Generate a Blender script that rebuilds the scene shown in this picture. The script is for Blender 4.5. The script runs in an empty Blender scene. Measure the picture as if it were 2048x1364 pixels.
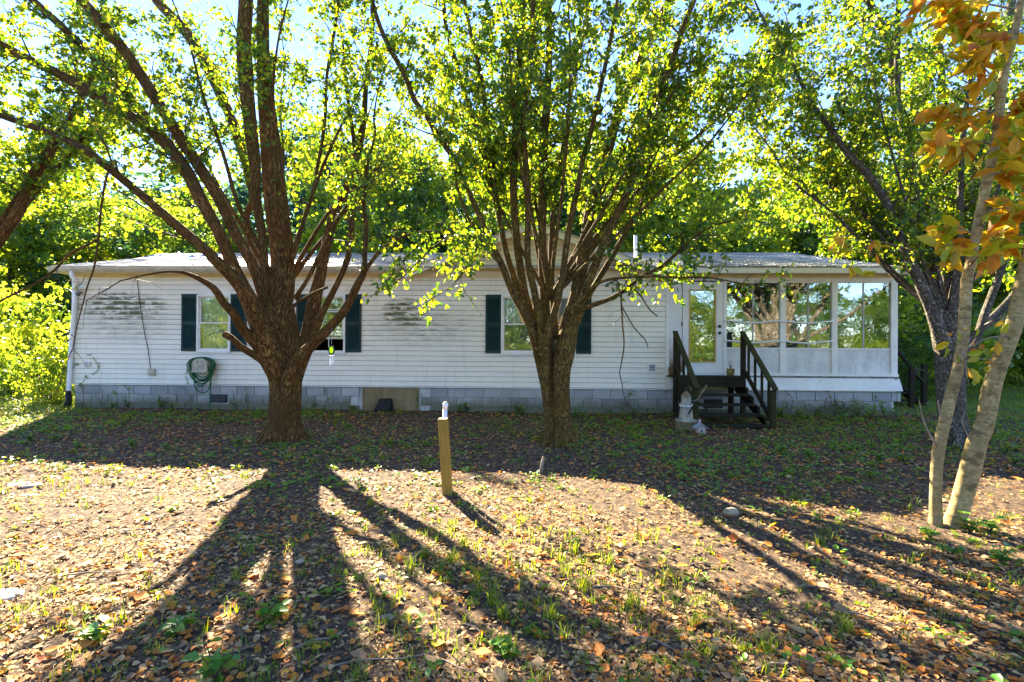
import bpy, math, random
import numpy as np
from mathutils import Matrix, Vector
R = math.radians
rng = np.random.default_rng(7)
random.seed(7)
scn = bpy.context.scene
COL = scn.collection

# ------------------------------------------------------------------ camera
CAM_H = 1.60
YAW, PITCH, ROLL = R(2.24), R(0.25), 0.0060
F_PX, CX, CY = 1024.0, 1024.0, 682.0            # photograph pixels (2048 x 1364)
camd = bpy.data.cameras.new('camera')
camd.sensor_width = 36.0
camd.lens = 18.0
camd.clip_start = 0.05
camd.clip_end = 2000.0
cam = bpy.data.objects.new('camera', camd)
COL.objects.link(cam)
fwd = Vector((-math.sin(YAW) * math.cos(PITCH), math.cos(YAW) * math.cos(PITCH), math.sin(PITCH)))
rgt = Vector((math.cos(YAW), math.sin(YAW), 0.0))
upv = rgt.cross(fwd)
rgt2 = rgt * math.cos(ROLL) + upv * math.sin(ROLL)
upv2 = upv * math.cos(ROLL) - rgt * math.sin(ROLL)
rot = Matrix((rgt2, upv2, -fwd)).transposed()
cam.matrix_world = Matrix.Translation((0, 0, CAM_H)) @ rot.to_4x4()
scn.camera = cam

# ------------------------------------------------------------------ sky and sun
SUN_EL, SUN_AZ = R(31.0), R(29.3)               # azimuth: left of +Y
sun_dir = np.array([-math.sin(SUN_AZ) * math.cos(SUN_EL), math.cos(SUN_AZ) * math.cos(SUN_EL), math.sin(SUN_EL)])
world = bpy.data.worlds.new('World')
scn.world = world
world.use_nodes = True
wn = world.node_tree
for n in list(wn.nodes):
    wn.nodes.remove(n)
wo = wn.nodes.new('ShaderNodeOutputWorld')
wb = wn.nodes.new('ShaderNodeBackground')
ws = wn.nodes.new('ShaderNodeTexSky')
ws.sky_type = 'NISHITA'
ws.sun_disc = False
ws.sun_elevation = SUN_EL
ws.sun_rotation = -SUN_AZ
ws.altitude = 1200.0
ws.air_density = 1.0
ws.dust_density = 0.0
ws.ozone_density = 4.0
wb.inputs['Strength'].default_value = 0.068
whs = wn.nodes.new('ShaderNodeHueSaturation')          # photograph's deep, saturated blue
whs.inputs['Hue'].default_value = 0.510
whs.inputs['Saturation'].default_value = 1.03
wn.links.new(ws.outputs['Color'], whs.inputs['Color'])
wn.links.new(whs.outputs['Color'], wb.inputs['Color'])
wn.links.new(wb.outputs['Background'], wo.inputs['Surface'])
sund = bpy.data.lights.new('sun', 'SUN')
sund.energy = 5.0
sund.angle = R(0.53)
sund.color = (1.0, 0.87, 0.64)
sun = bpy.data.objects.new('sun', sund)
sun.rotation_euler = Vector(-sun_dir).to_track_quat('-Z', 'Y').to_euler()
sun.location = (-15, 25, 20)
COL.objects.link(sun)
scn.view_settings.view_transform = 'Standard'
scn.view_settings.look = 'None'
scn.view_settings.gamma = 1.0
scn.view_settings.exposure = 3.15
scn.render.engine = 'CYCLES'
scn.cycles.max_bounces = 8
scn.cycles.diffuse_bounces = 4
scn.cycles.glossy_bounces = 3
scn.cycles.transmission_bounces = 4
scn.cycles.transparent_max_bounces = 8
scn.cycles.use_denoising = True
scn.cycles.sample_clamp_indirect = 6.0

# ------------------------------------------------------------------ pixel helpers
def ray(px, py):
    v = fwd * F_PX + rgt2 * (px - CX) - upv2 * (py - CY)
    return v / F_PX                              # unit depth
def P(px, py, d):                                # point at camera depth d
    v = ray(px, py) * d
    return np.array([v.x, v.y, v.z + CAM_H])
def G(px, py, z=0.0):                            # point on the ground
    v = ray(px, py)
    t = (z - CAM_H) / v.z
    return np.array([v.x * t, v.y * t, z])
WALL_Y = 11.5
def W(px, py, y=WALL_Y):                         # x, z on a wall plane
    v = ray(px, py)
    t = y / v.y
    return (v.x * t, CAM_H + v.z * t)
def WX(px, y=WALL_Y):
    return W(px, 690, y)[0]

def sn(x, y, s=0.0):
    return (np.sin(x * 1.31 + 0.7 * y + s) + np.sin(-0.83 * x + 1.57 * y + 1.3 * s) + np.sin(0.47 * x - 1.13 * y + 2.1 + s)) / 3
def gz(x, y):
    x = np.asarray(x, float); y = np.asarray(y, float)
    z = 0.022 * sn(x * 1.3, y * 1.3) + 0.010 * sn(x * 4.1, y * 3.7, 1.0)
    z = z + 0.05 * np.clip((y - 8.5) / 2.5, 0, 1)
    return z
def gzf(x, y):
    return float(gz(x, y))

# ------------------------------------------------------------------ mesh helpers
def np_mesh(name, V, Fa, uv=None, rnd=None, smooth=False):
    V = np.ascontiguousarray(V, dtype=np.float32)
    Fa = np.ascontiguousarray(Fa, dtype=np.int32)
    me = bpy.data.meshes.new(name)
    n, k = Fa.shape
    me.vertices.add(len(V)); me.vertices.foreach_set('co', V.ravel())
    me.loops.add(n * k); me.loops.foreach_set('vertex_index', Fa.ravel())
    me.polygons.add(n); me.polygons.foreach_set('loop_start', np.arange(0, n * k, k, dtype=np.int32))
    if smooth:
        me.polygons.foreach_set('use_smooth', np.ones(n, dtype=bool))
    me.update(calc_edges=True)
    if uv is not None:
        l = me.uv_layers.new(name='UVMap')
        l.data.foreach_set('uv', np.ascontiguousarray(uv[Fa.ravel()], dtype=np.float32).ravel())
    if rnd is not None:
        a = me.attributes.new('rnd', 'FLOAT', 'POINT')
        a.data.foreach_set('value', np.ascontiguousarray(rnd, dtype=np.float32))
    return me

def obj(name, me, mat=None, parent=None, label=None, cat=None, group=None, kind=None):
    o = bpy.data.objects.new(name, me)
    COL.objects.link(o)
    if mat is not None and len(me.materials) == 0:
        me.materials.append(mat)
    if parent is not None:
        o.parent = parent
        if parent.type == 'EMPTY':
            o.matrix_parent_inverse = Matrix.Translation(-Vector(parent.location))
    tag(o, label, cat, group, kind)
    return o
def tag(o, label=None, cat=None, group=None, kind=None):
    if label: o['label'] = label
    if cat: o['category'] = cat
    if group: o['group'] = group
    if kind: o['kind'] = kind
    return o
def thing(name, loc, label, cat, group=None):
    e = bpy.data.objects.new(name, None)
    e.location = tuple(float(c) for c in loc)
    e.empty_display_size = 0.2
    COL.objects.link(e)
    return tag(e, label, cat, group)

class Geo:
    """collects boxes, bars, prisms and tubes into one mesh (faces of any size)"""
    def __init__(s):
        s.v = []; s.f = []
    def add(s, v, f):
        o = len(s.v)
        s.v += [tuple(float(c) for c in p) for p in v]
        s.f += [tuple(i + o for i in q) for q in f]
        return s
    def box(s, x0, x1, y0, y1, z0, z1):
        v = [(x0,y0,z0),(x1,y0,z0),(x1,y1,z0),(x0,y1,z0),(x0,y0,z1),(x1,y0,z1),(x1,y1,z1),(x0,y1,z1)]
        return s.add(v, BOXF)
    def hexa(s, v):
        return s.add(v, BOXF)
    def bar(s, a, b, w, h, up=(0, 0, 1)):
        a = Vector(a); b = Vector(b)
        d = (b - a).normalized()
        sd = d.cross(Vector(up))
        if sd.length < 1e-4: sd = d.cross(Vector((0, 1, 0)))
        sd.normalize(); u = sd.cross(d).normalized()
        sd = sd * w / 2; u = u * h / 2
        return s.add([a-sd-u, a+sd-u, a+sd+u, a-sd+u, b-sd-u, b+sd-u, b+sd+u, b-sd+u], BOXF2)
    def tube(s, pts, r, n=8, caps=True):
        V, Fq, _ = tube(np.array(pts, float), np.full(len(pts), r) if np.isscalar(r) else np.array(r, float), n, seam=False)
        s.add(V, Fq.tolist())
        if caps:
            o = len(s.v) - len(V)
            s.f.append(tuple(o + i for i in range(n))[::-1])
            s.f.append(tuple(len(s.v) - n + i for i in range(n)))
        return s
    def prism(s, poly, y0, y1):
        """polygon in x,z extruded along y"""
        n = len(poly)
        v = [(p[0], y0, p[1]) for p in poly] + [(p[0], y1, p[1]) for p in poly]
        f = [tuple(range(n)), tuple(range(2*n-1, n-1, -1))] + [(i, i+n, (i+1) % n+n, (i+1) % n) for i in range(n)]
        return s.add(v, f)
    def mesh(s, name, smooth=False):
        me = bpy.data.meshes.new(name)
        me.from_pydata(s.v, [], s.f)
        if smooth:
            me.polygons.foreach_set('use_smooth', np.ones(len(me.polygons), dtype=bool))
        me.update()
        return me
    def build(s, name, mat, parent=None, smooth=False, bevel=0.0, **kw):
        o = obj(name, s.mesh(name, smooth), mat, parent, **kw)
        if bevel:
            b = o.modifiers.new('bevel', 'BEVEL'); b.width = bevel; b.segments = 2; b.limit_method = 'ANGLE'
        return o
BOXF = [(0,3,2,1),(4,5,6,7),(0,1,5,4),(1,2,6,5),(2,3,7,6),(3,0,4,7)]
BOXF2 = [(0,1,2,3),(4,7,6,5),(0,4,5,1),(1,5,6,2),(2,6,7,3),(3,7,4,0)]

def catmull(p, step):
    """p: (n,k) control rows; resample about every `step` metres (first 3 columns)"""
    p = np.asarray(p, float)
    if len(p) < 3:
        n = max(2, int(np.linalg.norm(p[-1, :3] - p[0, :3]) / step) + 1)
        t = np.linspace(0, 1, n)[:, None]
        return p[0] * (1 - t) + p[-1] * t
    q = np.vstack([2 * p[0] - p[1], p, 2 * p[-1] - p[-2]])
    out = []
    for i in range(1, len(q) - 2):
        n = max(1, int(round(np.linalg.norm(q[i+1, :3] - q[i, :3]) / step)))
        t = (np.arange(n) / n)[:, None]
        a, b, c, d = q[i-1], q[i], q[i+1], q[i+2]
        out.append(0.5 * ((2*b) + (-a+c)*t + (2*a-5*b+4*c-d)*t*t + (-a+3*b-3*c+d)*t**3))
    out.append(p[-1:])
    return np.vstack(out)

def frames(pts):
    T = np.gradient(pts, axis=0)
    T /= np.linalg.norm(T, axis=1)[:, None] + 1e-9
    ref = np.array([0.0, 1.0, 0.0])              # seam side points away from the house front
    if abs(T[0] @ ref) > 0.9: ref = np.array([1.0, 0, 0])
    A = np.zeros_like(pts); B = np.zeros_like(pts)
    a = ref - T[0] * (T[0] @ ref); a /= np.linalg.norm(a)
    for i in range(len(pts)):
        a = a - T[i] * (T[i] @ a); a /= np.linalg.norm(a) + 1e-9
        A[i] = a; B[i] = np.cross(T[i], a)
    return T, A, B

def tube(pts, rad, sides=8, seam=True, ridge=0.0, seed=0, lump=0.0):
    pts = np.asarray(pts, float); rad = np.asarray(rad, float)
    T, A, B = frames(pts)
    m = sides + 1 if seam else sides
    th = np.arange(m) / sides * 2 * math.pi
    s = np.concatenate([[0], np.cumsum(np.linalg.norm(np.diff(pts, axis=0), axis=1))])
    rr = np.repeat(rad[:, None], m, 1)
    if ridge or lump:
        TH = th[None, :]; S = s[:, None]
        k = np.zeros_like(rr)
        rs = np.random.default_rng(seed)
        for kk in (2, 3, 5):
            k += lump * np.sin(kk * TH + rs.uniform(0, 6) + np.sin(S * rs.uniform(1.5, 3.5) + rs.uniform(0, 6))) / kk
        for kk in (7, 11, 17):
            if kk * 2 <= sides:
                k += ridge * np.sin(kk * TH + 1.5 * np.sin(S * rs.uniform(3, 9) + rs.uniform(0, 6)) + rs.uniform(0, 6))
        k += lump * 0.5 * np.sin(S * rs.uniform(4, 8) + rs.uniform(0, 6))
        rr = rr * (1 + k)
    V = pts[:, None, :] + rr[:, :, None] * (np.cos(th)[None, :, None] * A[:, None, :] + np.sin(th)[None, :, None] * B[:, None, :])
    n = len(pts)
    i = np.arange(n - 1)[:, None]; j = np.arange(sides)[None, :]
    j2 = j + 1 if seam else (j + 1) % m
    Fq = np.stack([i*m + j, i*m + j2, (i+1)*m + j2, (i+1)*m + j], -1).reshape(-1, 4)
    ra = rad.mean()
    UV = np.stack([np.repeat((th * ra)[None, :], n, 0), np.repeat(s[:, None], m, 1)], -1).reshape(-1, 2)
    return V.reshape(-1, 3), Fq, UV

class Tubes:
    def __init__(s): s.V = []; s.F = []; s.U = []; s.n = 0
    def add(s, pts, rad, sides, **kw):
        V, Fq, U = tube(pts, rad, sides, **kw)
        s.V.append(V); s.F.append(Fq + s.n); s.U.append(U); s.n += len(V)
    def build(s, name, mat, parent, **kw):
        return obj(name, np_mesh(name, np.vstack(s.V), np.vstack(s.F), uv=np.vstack(s.U), smooth=True), mat, parent, **kw)

# leaf shapes -------------------------------------------------------
LEAF_PEAR = np.array([(0,0,0),(.30,.33,.10),(.66,.27,.06),(1,0,-.10),(.66,-.27,.06),(.30,-.33,.10)])
LEAF_F = np.array([(0,3,2,1),(0,5,4,3)])
LEAF_LONG = np.array([(0,0,0),(.30,.20,.06),(.68,.22,.05),(1,0,-.16),(.68,-.22,.05),(.30,-.20,.06)])
def unit(a): return a / (np.linalg.norm(a, axis=-1, keepdims=True) + 1e-9)
def leaves_mesh(name, pos, dirs, nrm, size, rnd, shape=LEAF_PEAR):
    d = unit(dirs); sd = unit(np.cross(nrm, d)); nn = np.cross(d, sd)
    n = len(pos); k = len(shape)
    V = pos[:, None, :] + size[:, None, None] * (shape[None, :, 0:1] * d[:, None] + shape[None, :, 1:2] * sd[:, None] + shape[None, :, 2:3] * nn[:, None])
    Fq = (np.arange(n)[:, None, None] * k + LEAF_F[None]).reshape(-1, 4)
    return np_mesh(name, V.reshape(-1, 3), Fq, rnd=np.repeat(rnd, k))
def quads_mesh(name, pos, dirs, nrm, sx, sy, rnd, bend=0.0):
    """small flakes / bg leaves: one pointed quad each"""
    d = unit(dirs); sd = unit(np.cross(nrm, d)); nn = np.cross(d, sd)
    sh = np.array([(-.5,0,0),(.05,-.5,bend),(.5,0,0),(.05,.5,bend)])
    V = pos[:, None, :] + sh[None, :, 0:1] * (sx[:, None] * d)[:, None] + sh[None, :, 1:2] * (sy[:, None] * sd)[:, None] + sh[None, :, 2:3] * (sy[:, None] * nn)[:, None]
    n = len(pos)
    return np_mesh(name, V.reshape(-1, 3), np.arange(n * 4).reshape(-1, 4), rnd=np.repeat(rnd, 4))

# ------------------------------------------------------------------ material helpers
class MB:
    def __init__(s, name):
        s.m = bpy.data.materials.new(name); s.m.use_nodes = True
        s.t = s.m.node_tree; s.N = s.t.nodes
        s.b = s.N['Principled BSDF']; s.o = s.N['Material Output']
    def n(s, typ, **kw):
        nd = s.N.new(typ)
        for k, v in kw.items():
            setattr(nd, k, v)
        return nd
    def l(s, a, b): s.t.links.new(a, b)
    def coord(s, kind='Object'): return s.n('ShaderNodeTexCoord').outputs[kind]
    def pos(s): return s.n('ShaderNodeNewGeometry').outputs['Position']
    def mapping(s, vec, scale=(1,1,1), loc=(0,0,0)):
        m = s.n('ShaderNodeMapping'); m.inputs['Scale'].default_value = scale; m.inputs['Location'].default_value = loc
        s.l(vec, m.inputs['Vector']); return m.outputs['Vector']
    def noise(s, vec, scale, detail=4, rough=.55, dist=0.0):
        n = s.n('ShaderNodeTexNoise'); n.inputs['Scale'].default_value = scale
        n.inputs['Detail'].default_value = detail; n.inputs['Roughness'].default_value = rough; n.inputs['Distortion'].default_value = dist
        s.l(vec, n.inputs['Vector']); return n.outputs['Fac']
    def ramp(s, fac, stops, interp='LINEAR'):
        r = s.n('ShaderNodeValToRGB'); cr = r.color_ramp; cr.interpolation = interp
        while len(cr.elements) < len(stops): cr.elements.new(0.5)
        for e, (p, c) in zip(cr.elements, stops):
            e.position = p; e.color = (*c, 1) if len(c) == 3 else c
        s.l(fac, r.inputs['Fac']); return r.outputs['Color']
    def mix(s, fac, a, b, mode='MIX'):
        m = s.n('ShaderNodeMix', data_type='RGBA', blend_type=mode)
        for src, i in ((fac, 0), (a, 6), (b, 7)):
            if hasattr(src, 'node'): s.l(src, m.inputs[i])
            elif i == 0: m.inputs[0].default_value = src
            else: m.inputs[i].default_value = (*src, 1)
        return m.outputs[2]
    def math(s, op, a, b=0.0, clamp=False):
        m = s.n('ShaderNodeMath', operation=op, use_clamp=clamp)
        for src, i in ((a, 0), (b, 1)):
            if hasattr(src, 'node'): s.l(src, m.inputs[i])
            else: m.inputs[i].default_value = src
        return m.outputs[0]
    def attr(s, name='rnd'):
        a = s.n('ShaderNodeAttribute'); a.attribute_name = name; return a.outputs['Fac']
    def bump(s, h, strength=.5, dist=.01):
        b = s.n('ShaderNodeBump'); b.inputs['Strength'].default_value = strength; b.inputs['Distance'].default_value = dist
        s.l(h, b.inputs['Height']); s.l(b.outputs['Normal'], s.b.inputs['Normal'])
    def set(s, color=None, rough=None, spec=None, metal=None):
        for k, v in (('Base Color', color), ('Roughness', rough), ('Specular IOR Level', spec), ('Metallic', metal)):
            if v is None: continue
            if hasattr(v, 'node'): s.l(v, s.b.inputs[k])
            else: s.b.inputs[k].default_value = (*v, 1) if k == 'Base Color' else v
        return s
def grey(v): return (v, v, v)

def m_plain(name, col, rough=.6, var=.15, scale=9.0, spec=.3, metal=0.0, bump=0.0):
    b = MB(name); c = b.coord()
    nz = b.noise(c, scale, 5)
    dark = tuple(x * (1 - var * 1.6) for x in col); lite = tuple(min(1, x * (1 + var)) for x in col)
    b.set(b.ramp(nz, [(.3, dark), (.7, lite)]), rough, spec, metal)
    if bump: b.bump(b.noise(c, scale * 6, 4), bump, .004)
    return b.m

def m_leaf(name, stops, trans, tfac=.5, rough=.45):
    """two-sided leaf: reflects its own colour, lets the sun glow through"""
    b = MB(name)
    r = b.attr()
    col = b.ramp(r, stops)
    b.set(col, rough, .35)
    t = b.n('ShaderNodeBsdfTranslucent')
    b.l(b.ramp(r, trans), t.inputs['Color'])
    mx = b.n('ShaderNodeMixShader')
    b.l(b.ramp(r, [(0, grey(max(0, tfac - .30))), (1, grey(min(1, tfac + .16)))]), mx.inputs[0])
    b.l(b.b.outputs[0], mx.inputs[1]); b.l(t.outputs[0], mx.inputs[2]); b.l(mx.outputs[0], b.o.inputs['Surface'])
    return b.m

def m_siding(name, base, mildew=True):
    b = MB(name); p = b.pos()
    nz = b.noise(b.mapping(p, (.6, 1, 9)), 3.0, 5)
    col = b.mix(b.ramp(nz, [(.35, grey(0)), (.75, grey(1))]), tuple(x * .9 for x in base), base)
    # streaky grime
    st = b.noise(b.mapping(p, (5, 1, .5)), 2.2, 6, .65)
    col = b.mix(b.math('MULTIPLY', b.ramp(st, [(.52, grey(0)), (.78, grey(1))]), .30), col, (.42, .40, .34))
    if mildew:
        sx = b.n('ShaderNodeSeparateXYZ'); b.l(p, sx.inputs[0])
        def blob(cx, cz, rx, rz):
            dx = b.math('DIVIDE', b.math('SUBTRACT', sx.outputs[0], cx), rx)
            dz = b.math('DIVIDE', b.math('SUBTRACT', sx.outputs[2], cz), rz)
            d = b.math('ADD', b.math('MULTIPLY', dx, dx), b.math('MULTIPLY', dz, dz))
            return b.math('SUBTRACT', 1.0, d, True)
        x1, z1 = W(250, 640); x2, z2 = W(845, 650); x3, z3 = W(245, 612); x4, z4 = W(808, 625)
        wide = b.math('MAXIMUM', blob(x1, z1, 1.55, .62), blob(x2, z2, 1.5, .55))
        core = b.math('MAXIMUM', blob(x3, z3, 1.15, .36), blob(x4, z4, .55, .36))
        # heaviest along the lower lip of each course
        fr = b.math('FRACT', b.math('DIVIDE', b.math('SUBTRACT', sx.outputs[2], SID_Z0), SID_P))
        lip = b.math('SUBTRACT', 1.0, fr, True)
        lip = b.math('POWER', lip, 0.8)
        n1 = b.noise(b.mapping(p, (1.6, 1, 5)), 2.5, 7, .7)
        n2 = b.noise(b.mapping(p, (4, 1, 16)), 3.0, 6, .75)
        g = b.math('MULTIPLY', wide, b.ramp(n1, [(.34, grey(0)), (.56, grey(1))]))
        g = b.math('MULTIPLY', b.math('MULTIPLY', g, lip), b.ramp(n2, [(.3, grey(.25)), (.7, grey(1))]))
        col = b.mix(b.math('MULTIPLY', g, 1.5, True), col, (.26, .25, .20))
        h = b.math('MULTIPLY', b.math('POWER', core, .8), b.ramp(n1, [(.42, grey(0)), (.56, grey(1))]))
        h = b.math('MULTIPLY', h, b.math('MULTIPLY', lip, b.ramp(n2, [(.3, grey(.45)), (.6, grey(1.3))])))
        col = b.mix(b.math('MULTIPLY', h, 2.2, True), col, (.10, .105, .025))
    b.set(col, .5, .35)
    b.bump(b.noise(b.mapping(p, (.7, 1, 14)), 9, 3), .15, .004)
    return b.m

SID_P = 0.1143
SID_Z0 = 0.61

def m_block():
    b = MB('concrete_block'); p = b.pos()
    a = b.attr()
    base = b.ramp(b.noise(p, 1.7, 5, .6), [(.3, (.24, .25, .26)), (.7, (.44, .44, .43))])
    oi = b.n('ShaderNodeObjectInfo')
    base = b.mix(.55, base, b.ramp(oi.outputs['Random'], [(0, (.20, .205, .215)), (.5, (.34, .34, .34)), (1, (.52, .51, .48))]))
    sx = b.n('ShaderNodeSeparateXYZ'); b.l(p, sx.inputs[0])
    # splash-back soil and algae near the ground, uneven upper edge
    hgt = b.math('ADD', sx.outputs[2], b.math('MULTIPLY', b.math('SUBTRACT', b.noise(b.mapping(p, (2.5, 1, 1)), 2.0, 6, .7), .5), .5))
    base = b.mix(b.ramp(hgt, [(.16, grey(.8)), (.42, grey(0))]), base, (.10, .10, .04))
    st = b.noise(b.mapping(p, (9, 1, .8)), 2.0, 5, .7)
    base = b.mix(b.math('MULTIPLY', b.ramp(st, [(.55, grey(0)), (.75, grey(1))]), .5), base, (.12, .10, .06))
    b.set(base, .92, .15)
    b.bump(b.noise(p, 95, 3), .55, .006)
    return b.m

def m_bark(name, dark, mid, lite, us=64, vs=7, moss=.0, ridged=True, mosscol=(.12, .11, .02), smooth_spots=0.0):
    b = MB(name); uv = b.coord('UV'); p = b.pos()
    v = b.mapping(uv, (us, vs, 1))
    n1 = b.noise(v, 1.0, 6, .65, .6)
    n2 = b.noise(b.mapping(uv, (us * 2.3, vs * 1.4, 1), (3.1, 1.7, 0)), 1.0, 5, .7, .3)
    wv = b.math('ABSOLUTE', b.math('SUBTRACT', n1, .5))
    ridge_ = b.ramp(wv, [(.0, grey(0)), (.11, grey(1))])
    h = b.math('ADD', b.math('MULTIPLY', ridge_, .45), b.math('MULTIPLY', n2, .6)) if ridged else b.math('ADD', b.math('MULTIPLY', n1, .5), b.math('MULTIPLY', b.noise(p, 26, 6, .7), .5))
    col = b.ramp(h, [(.32, dark), (.54, mid), (.88, lite)]) if ridged else b.ramp(h, [(.30, dark), (.5, mid), (.68, lite)])
    big = b.noise(p, 2.3, 5, .6)
    col = b.mix(b.ramp(big, [(.42, grey(0)), (.68, grey(.8))]), col, tuple(x * .62 for x in mid))
    if moss:
        col = b.mix(b.math('MULTIPLY', b.ramp(b.noise(p, 5.5, 6, .7), [(.48, grey(0)), (.66, grey(1))]), moss), col, mosscol)
    if smooth_spots:
        col = b.mix(b.math('MULTIPLY', b.ramp(b.noise(b.mapping(p, (1, 1, 1.8)), 9, 5, .6), [(.55, grey(0)), (.64, grey(1))]), smooth_spots), col, tuple(x * .35 for x in mid))
    b.set(col, .85, .2)
    b.bump(h, 1.0, .035 if ridged else .012)
    return b.m

def m_wood(name, col, moss=0.0, scale=4.0, axis=(1, 1, 12), mosscol=(.07, .08, .015)):
    b = MB(name); c = b.coord('Object'); p = b.pos()
    n1 = b.noise(b.mapping(p, axis), scale, 6, .65, .4)
    cc = b.ramp(n1, [(.25, tuple(x * .5 for x in col)), (.75, tuple(x * 1.2 for x in col))])
    if moss:
        cc = b.mix(b.math('MULTIPLY', b.ramp(b.noise(p, 4.0, 6, .7), [(.42, grey(0)), (.62, grey(1))]), moss), cc, mosscol)
    b.set(cc, .8, .2); b.bump(n1, .4, .004)
    return b.m

def m_glass(name, refl=.26, tint=(.9, .95, .93)):
    b = MB(name)
    g = b.n('ShaderNodeBsdfGlossy'); g.inputs['Roughness'].default_value = .015
    p = b.pos()
    bp = b.n('ShaderNodeBump'); bp.inputs['Strength'].default_value = .12; bp.inputs['Distance'].default_value = .02
    b.l(b.noise(p, 2.6, 3), bp.inputs['Height']); b.l(bp.outputs[0], g.inputs['Normal'])
    t = b.n('ShaderNodeBsdfTransparent'); t.inputs['Color'].default_value = (*tint, 1)
    fr = b.n('ShaderNodeFresnel'); fr.inputs['IOR'].default_value = 1.5
    fac = b.math('ADD', b.math('MULTIPLY', fr.outputs[0], .9), refl, True)
    mx = b.n('ShaderNodeMixShader'); b.l(fac, mx.inputs[0]); b.l(t.outputs[0], mx.inputs[1]); b.l(g.outputs[0], mx.inputs[2])
    b.l(mx.outputs[0], b.o.inputs['Surface'])
    return b.m

def m_ground():
    b = MB('ground_soil'); p = b.pos()
    n1 = b.noise(p, 1.1, 8, .68); n2 = b.noise(p, 14, 6, .7); n3 = b.noise(p, 70, 4, .7)
    col = b.ramp(n2, [(.28, (.026, .019, .014)), (.46, (.070, .047, .030)), (.60, (.20, .13, .072)), (.78, (.46, .31, .17))])
    col = b.mix(b.ramp(n1, [(.44, grey(0)), (.70, grey(.6))]), col, (.05, .040, .032))
    col = b.mix(b.ramp(n3, [(.32, grey(.55)), (.52, grey(0))]), col, (.035, .026, .019))
    sx = b.n('ShaderNodeSeparateXYZ'); b.l(p, sx.inputs[0])
    wob = b.math('MULTIPLY', b.math('SUBTRACT', b.noise(p, .45, 5, .6), .5), 5.0)
    g1 = b.math('ADD', b.math('SUBTRACT', sx.outputs[1], 12.5), wob)
    g2 = b.math('ADD', b.math('SUBTRACT', -9.6, sx.outputs[0]), wob)
    g2 = b.math('MINIMUM', g2, b.math('SUBTRACT', sx.outputs[1], 6.5))
    gm = b.math('MAXIMUM', g1, g2, True)
    gm = b.math('MULTIPLY', gm, b.ramp(b.noise(p, 2.2, 5), [(.3, grey(.55)), (.6, grey(1))]))
    gc = b.ramp(b.noise(p, 9, 6, .7), [(.3, (.05, .09, .012)), (.7, (.17, .22, .03))])
    col = b.mix(gm, col, gc)
    b.set(col, .95, .1)
    b.bump(b.math('ADD', n2, b.math('MULTIPLY', n3, .4)), .7, .02)
    return b.m

def m_shingle():
    b = MB('shingle'); p = b.pos()
    oi = b.attr()
    c = b.ramp(b.noise(p, 3.0, 6, .7), [(.3, (.38, .38, .39)), (.7, (.70, .69, .69))])
    c = b.mix(.5, c, b.ramp(oi, [(0, (.20, .20, .21)), (1, (.50, .49, .48))]))
    b.set(c, .36, .8); b.bump(b.noise(p, 160, 2), .4, .003)
    return b.m

MT = {}
MT['siding'] = m_siding('white_vinyl_siding', (.90, .85, .73))
MT['trim'] = m_plain('white_trim', (.80, .79, .76), .5, .07, 3.0)
MT['panel'] = None
MT['lap_felt'] = m_plain('lap_shade_felt', (.06, .055, .05), .9, .2)  # felt kept dark so the gaps between boards read as lap shadows
MT['soffit'] = m_plain('warm_bounce_soffit', (.74, .62, .40), .6, .08, 4.0)  # warm bounced light under the eave is put into this colour
MT['gutter'] = m_plain('gutter_metal', (.52, .48, .40), .45, .14, 6.0)
MT['block'] = m_block()
MT['mortar'] = m_plain('mortar', (.56, .56, .53), .95, .25, 9, .1, bump=.4)
MT['shutter'] = m_plain('green_shutter', (.006, .032, .034), .5, .15, 5)
MT['glass'] = m_glass('window_glass', .15)
MT['glass_porch'] = m_glass('porch_glass', .20)
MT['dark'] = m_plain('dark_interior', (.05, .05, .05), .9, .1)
MT['curtain'] = m_plain('pale_curtain', (.62, .60, .50), .9, .12, 12)
MT['curtain2'] = m_plain('white_curtain', (.66, .68, .72), .9, .10, 6)
MT['window_cloth'] = m_plain('yellow_cloth', (.62, .58, .22), .9, .2, 8)  # yellow-green cloth in place of the view through the second window
MT['curtain_grey'] = m_plain('grey_insect_screen', (.16, .17, .20), .9, .1, 30)
MT['shingle'] = m_shingle()
MT['deck'] = m_wood('mossy_dark_wood', (.026, .018, .011), .5, mosscol=(.035, .038, .010))
MT['rail'] = m_wood('mossy_rail_wood', (.045, .034, .012), .75, mosscol=(.042, .048, .008))
MT['post'] = m_wood('treated_post_wood', (.38, .24, .040), .45, 7, (12, 12, .8), (.20, .13, .03))
MT['postend'] = m_wood('cut_post_end', (.62, .50, .30), 0, 9, (1, 1, 1))
MT['pvc'] = m_plain('white_pvc', (.80, .81, .84), .4, .04)
MT['ply'] = m_wood('weathered_plywood', (.30, .215, .115), .55, 2.0, (3, 1, .7), (.17, .14, .06))
MT['black'] = m_plain('black_plastic', (.012, .012, .012), .6, .3)
MT['hose'] = m_plain('green_hose', (.012, .105, .035), .4, .2)
MT['box'] = m_plain('weathered_plastic', (.46, .43, .33), .7, .3, 8)
MT['brass'] = m_plain('gold_trim', (.52, .36, .08), .4, .15, 6)
MT['vent'] = m_plain('vent_grey', (.42, .42, .42), .5, .15)
MT['ventdark'] = m_plain('vent_dark', (.12, .12, .12), .6, .15)
MT['bark1'] = m_bark('ridged_brown_bark', (.012, .006, .003), (.215, .100, .024), (.60, .33, .10), moss=.35)
MT['bark2'] = m_bark('mossy_brown_bark', (.014, .009, .003), (.215, .120, .026), (.56, .37, .11), us=56, vs=10, moss=.7, mosscol=(.15, .115, .014))
MT['bark3'] = m_bark('grey_bark', (.03, .024, .02), (.19, .155, .11), (.52, .47, .40), us=36, vs=12, moss=.4)
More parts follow.
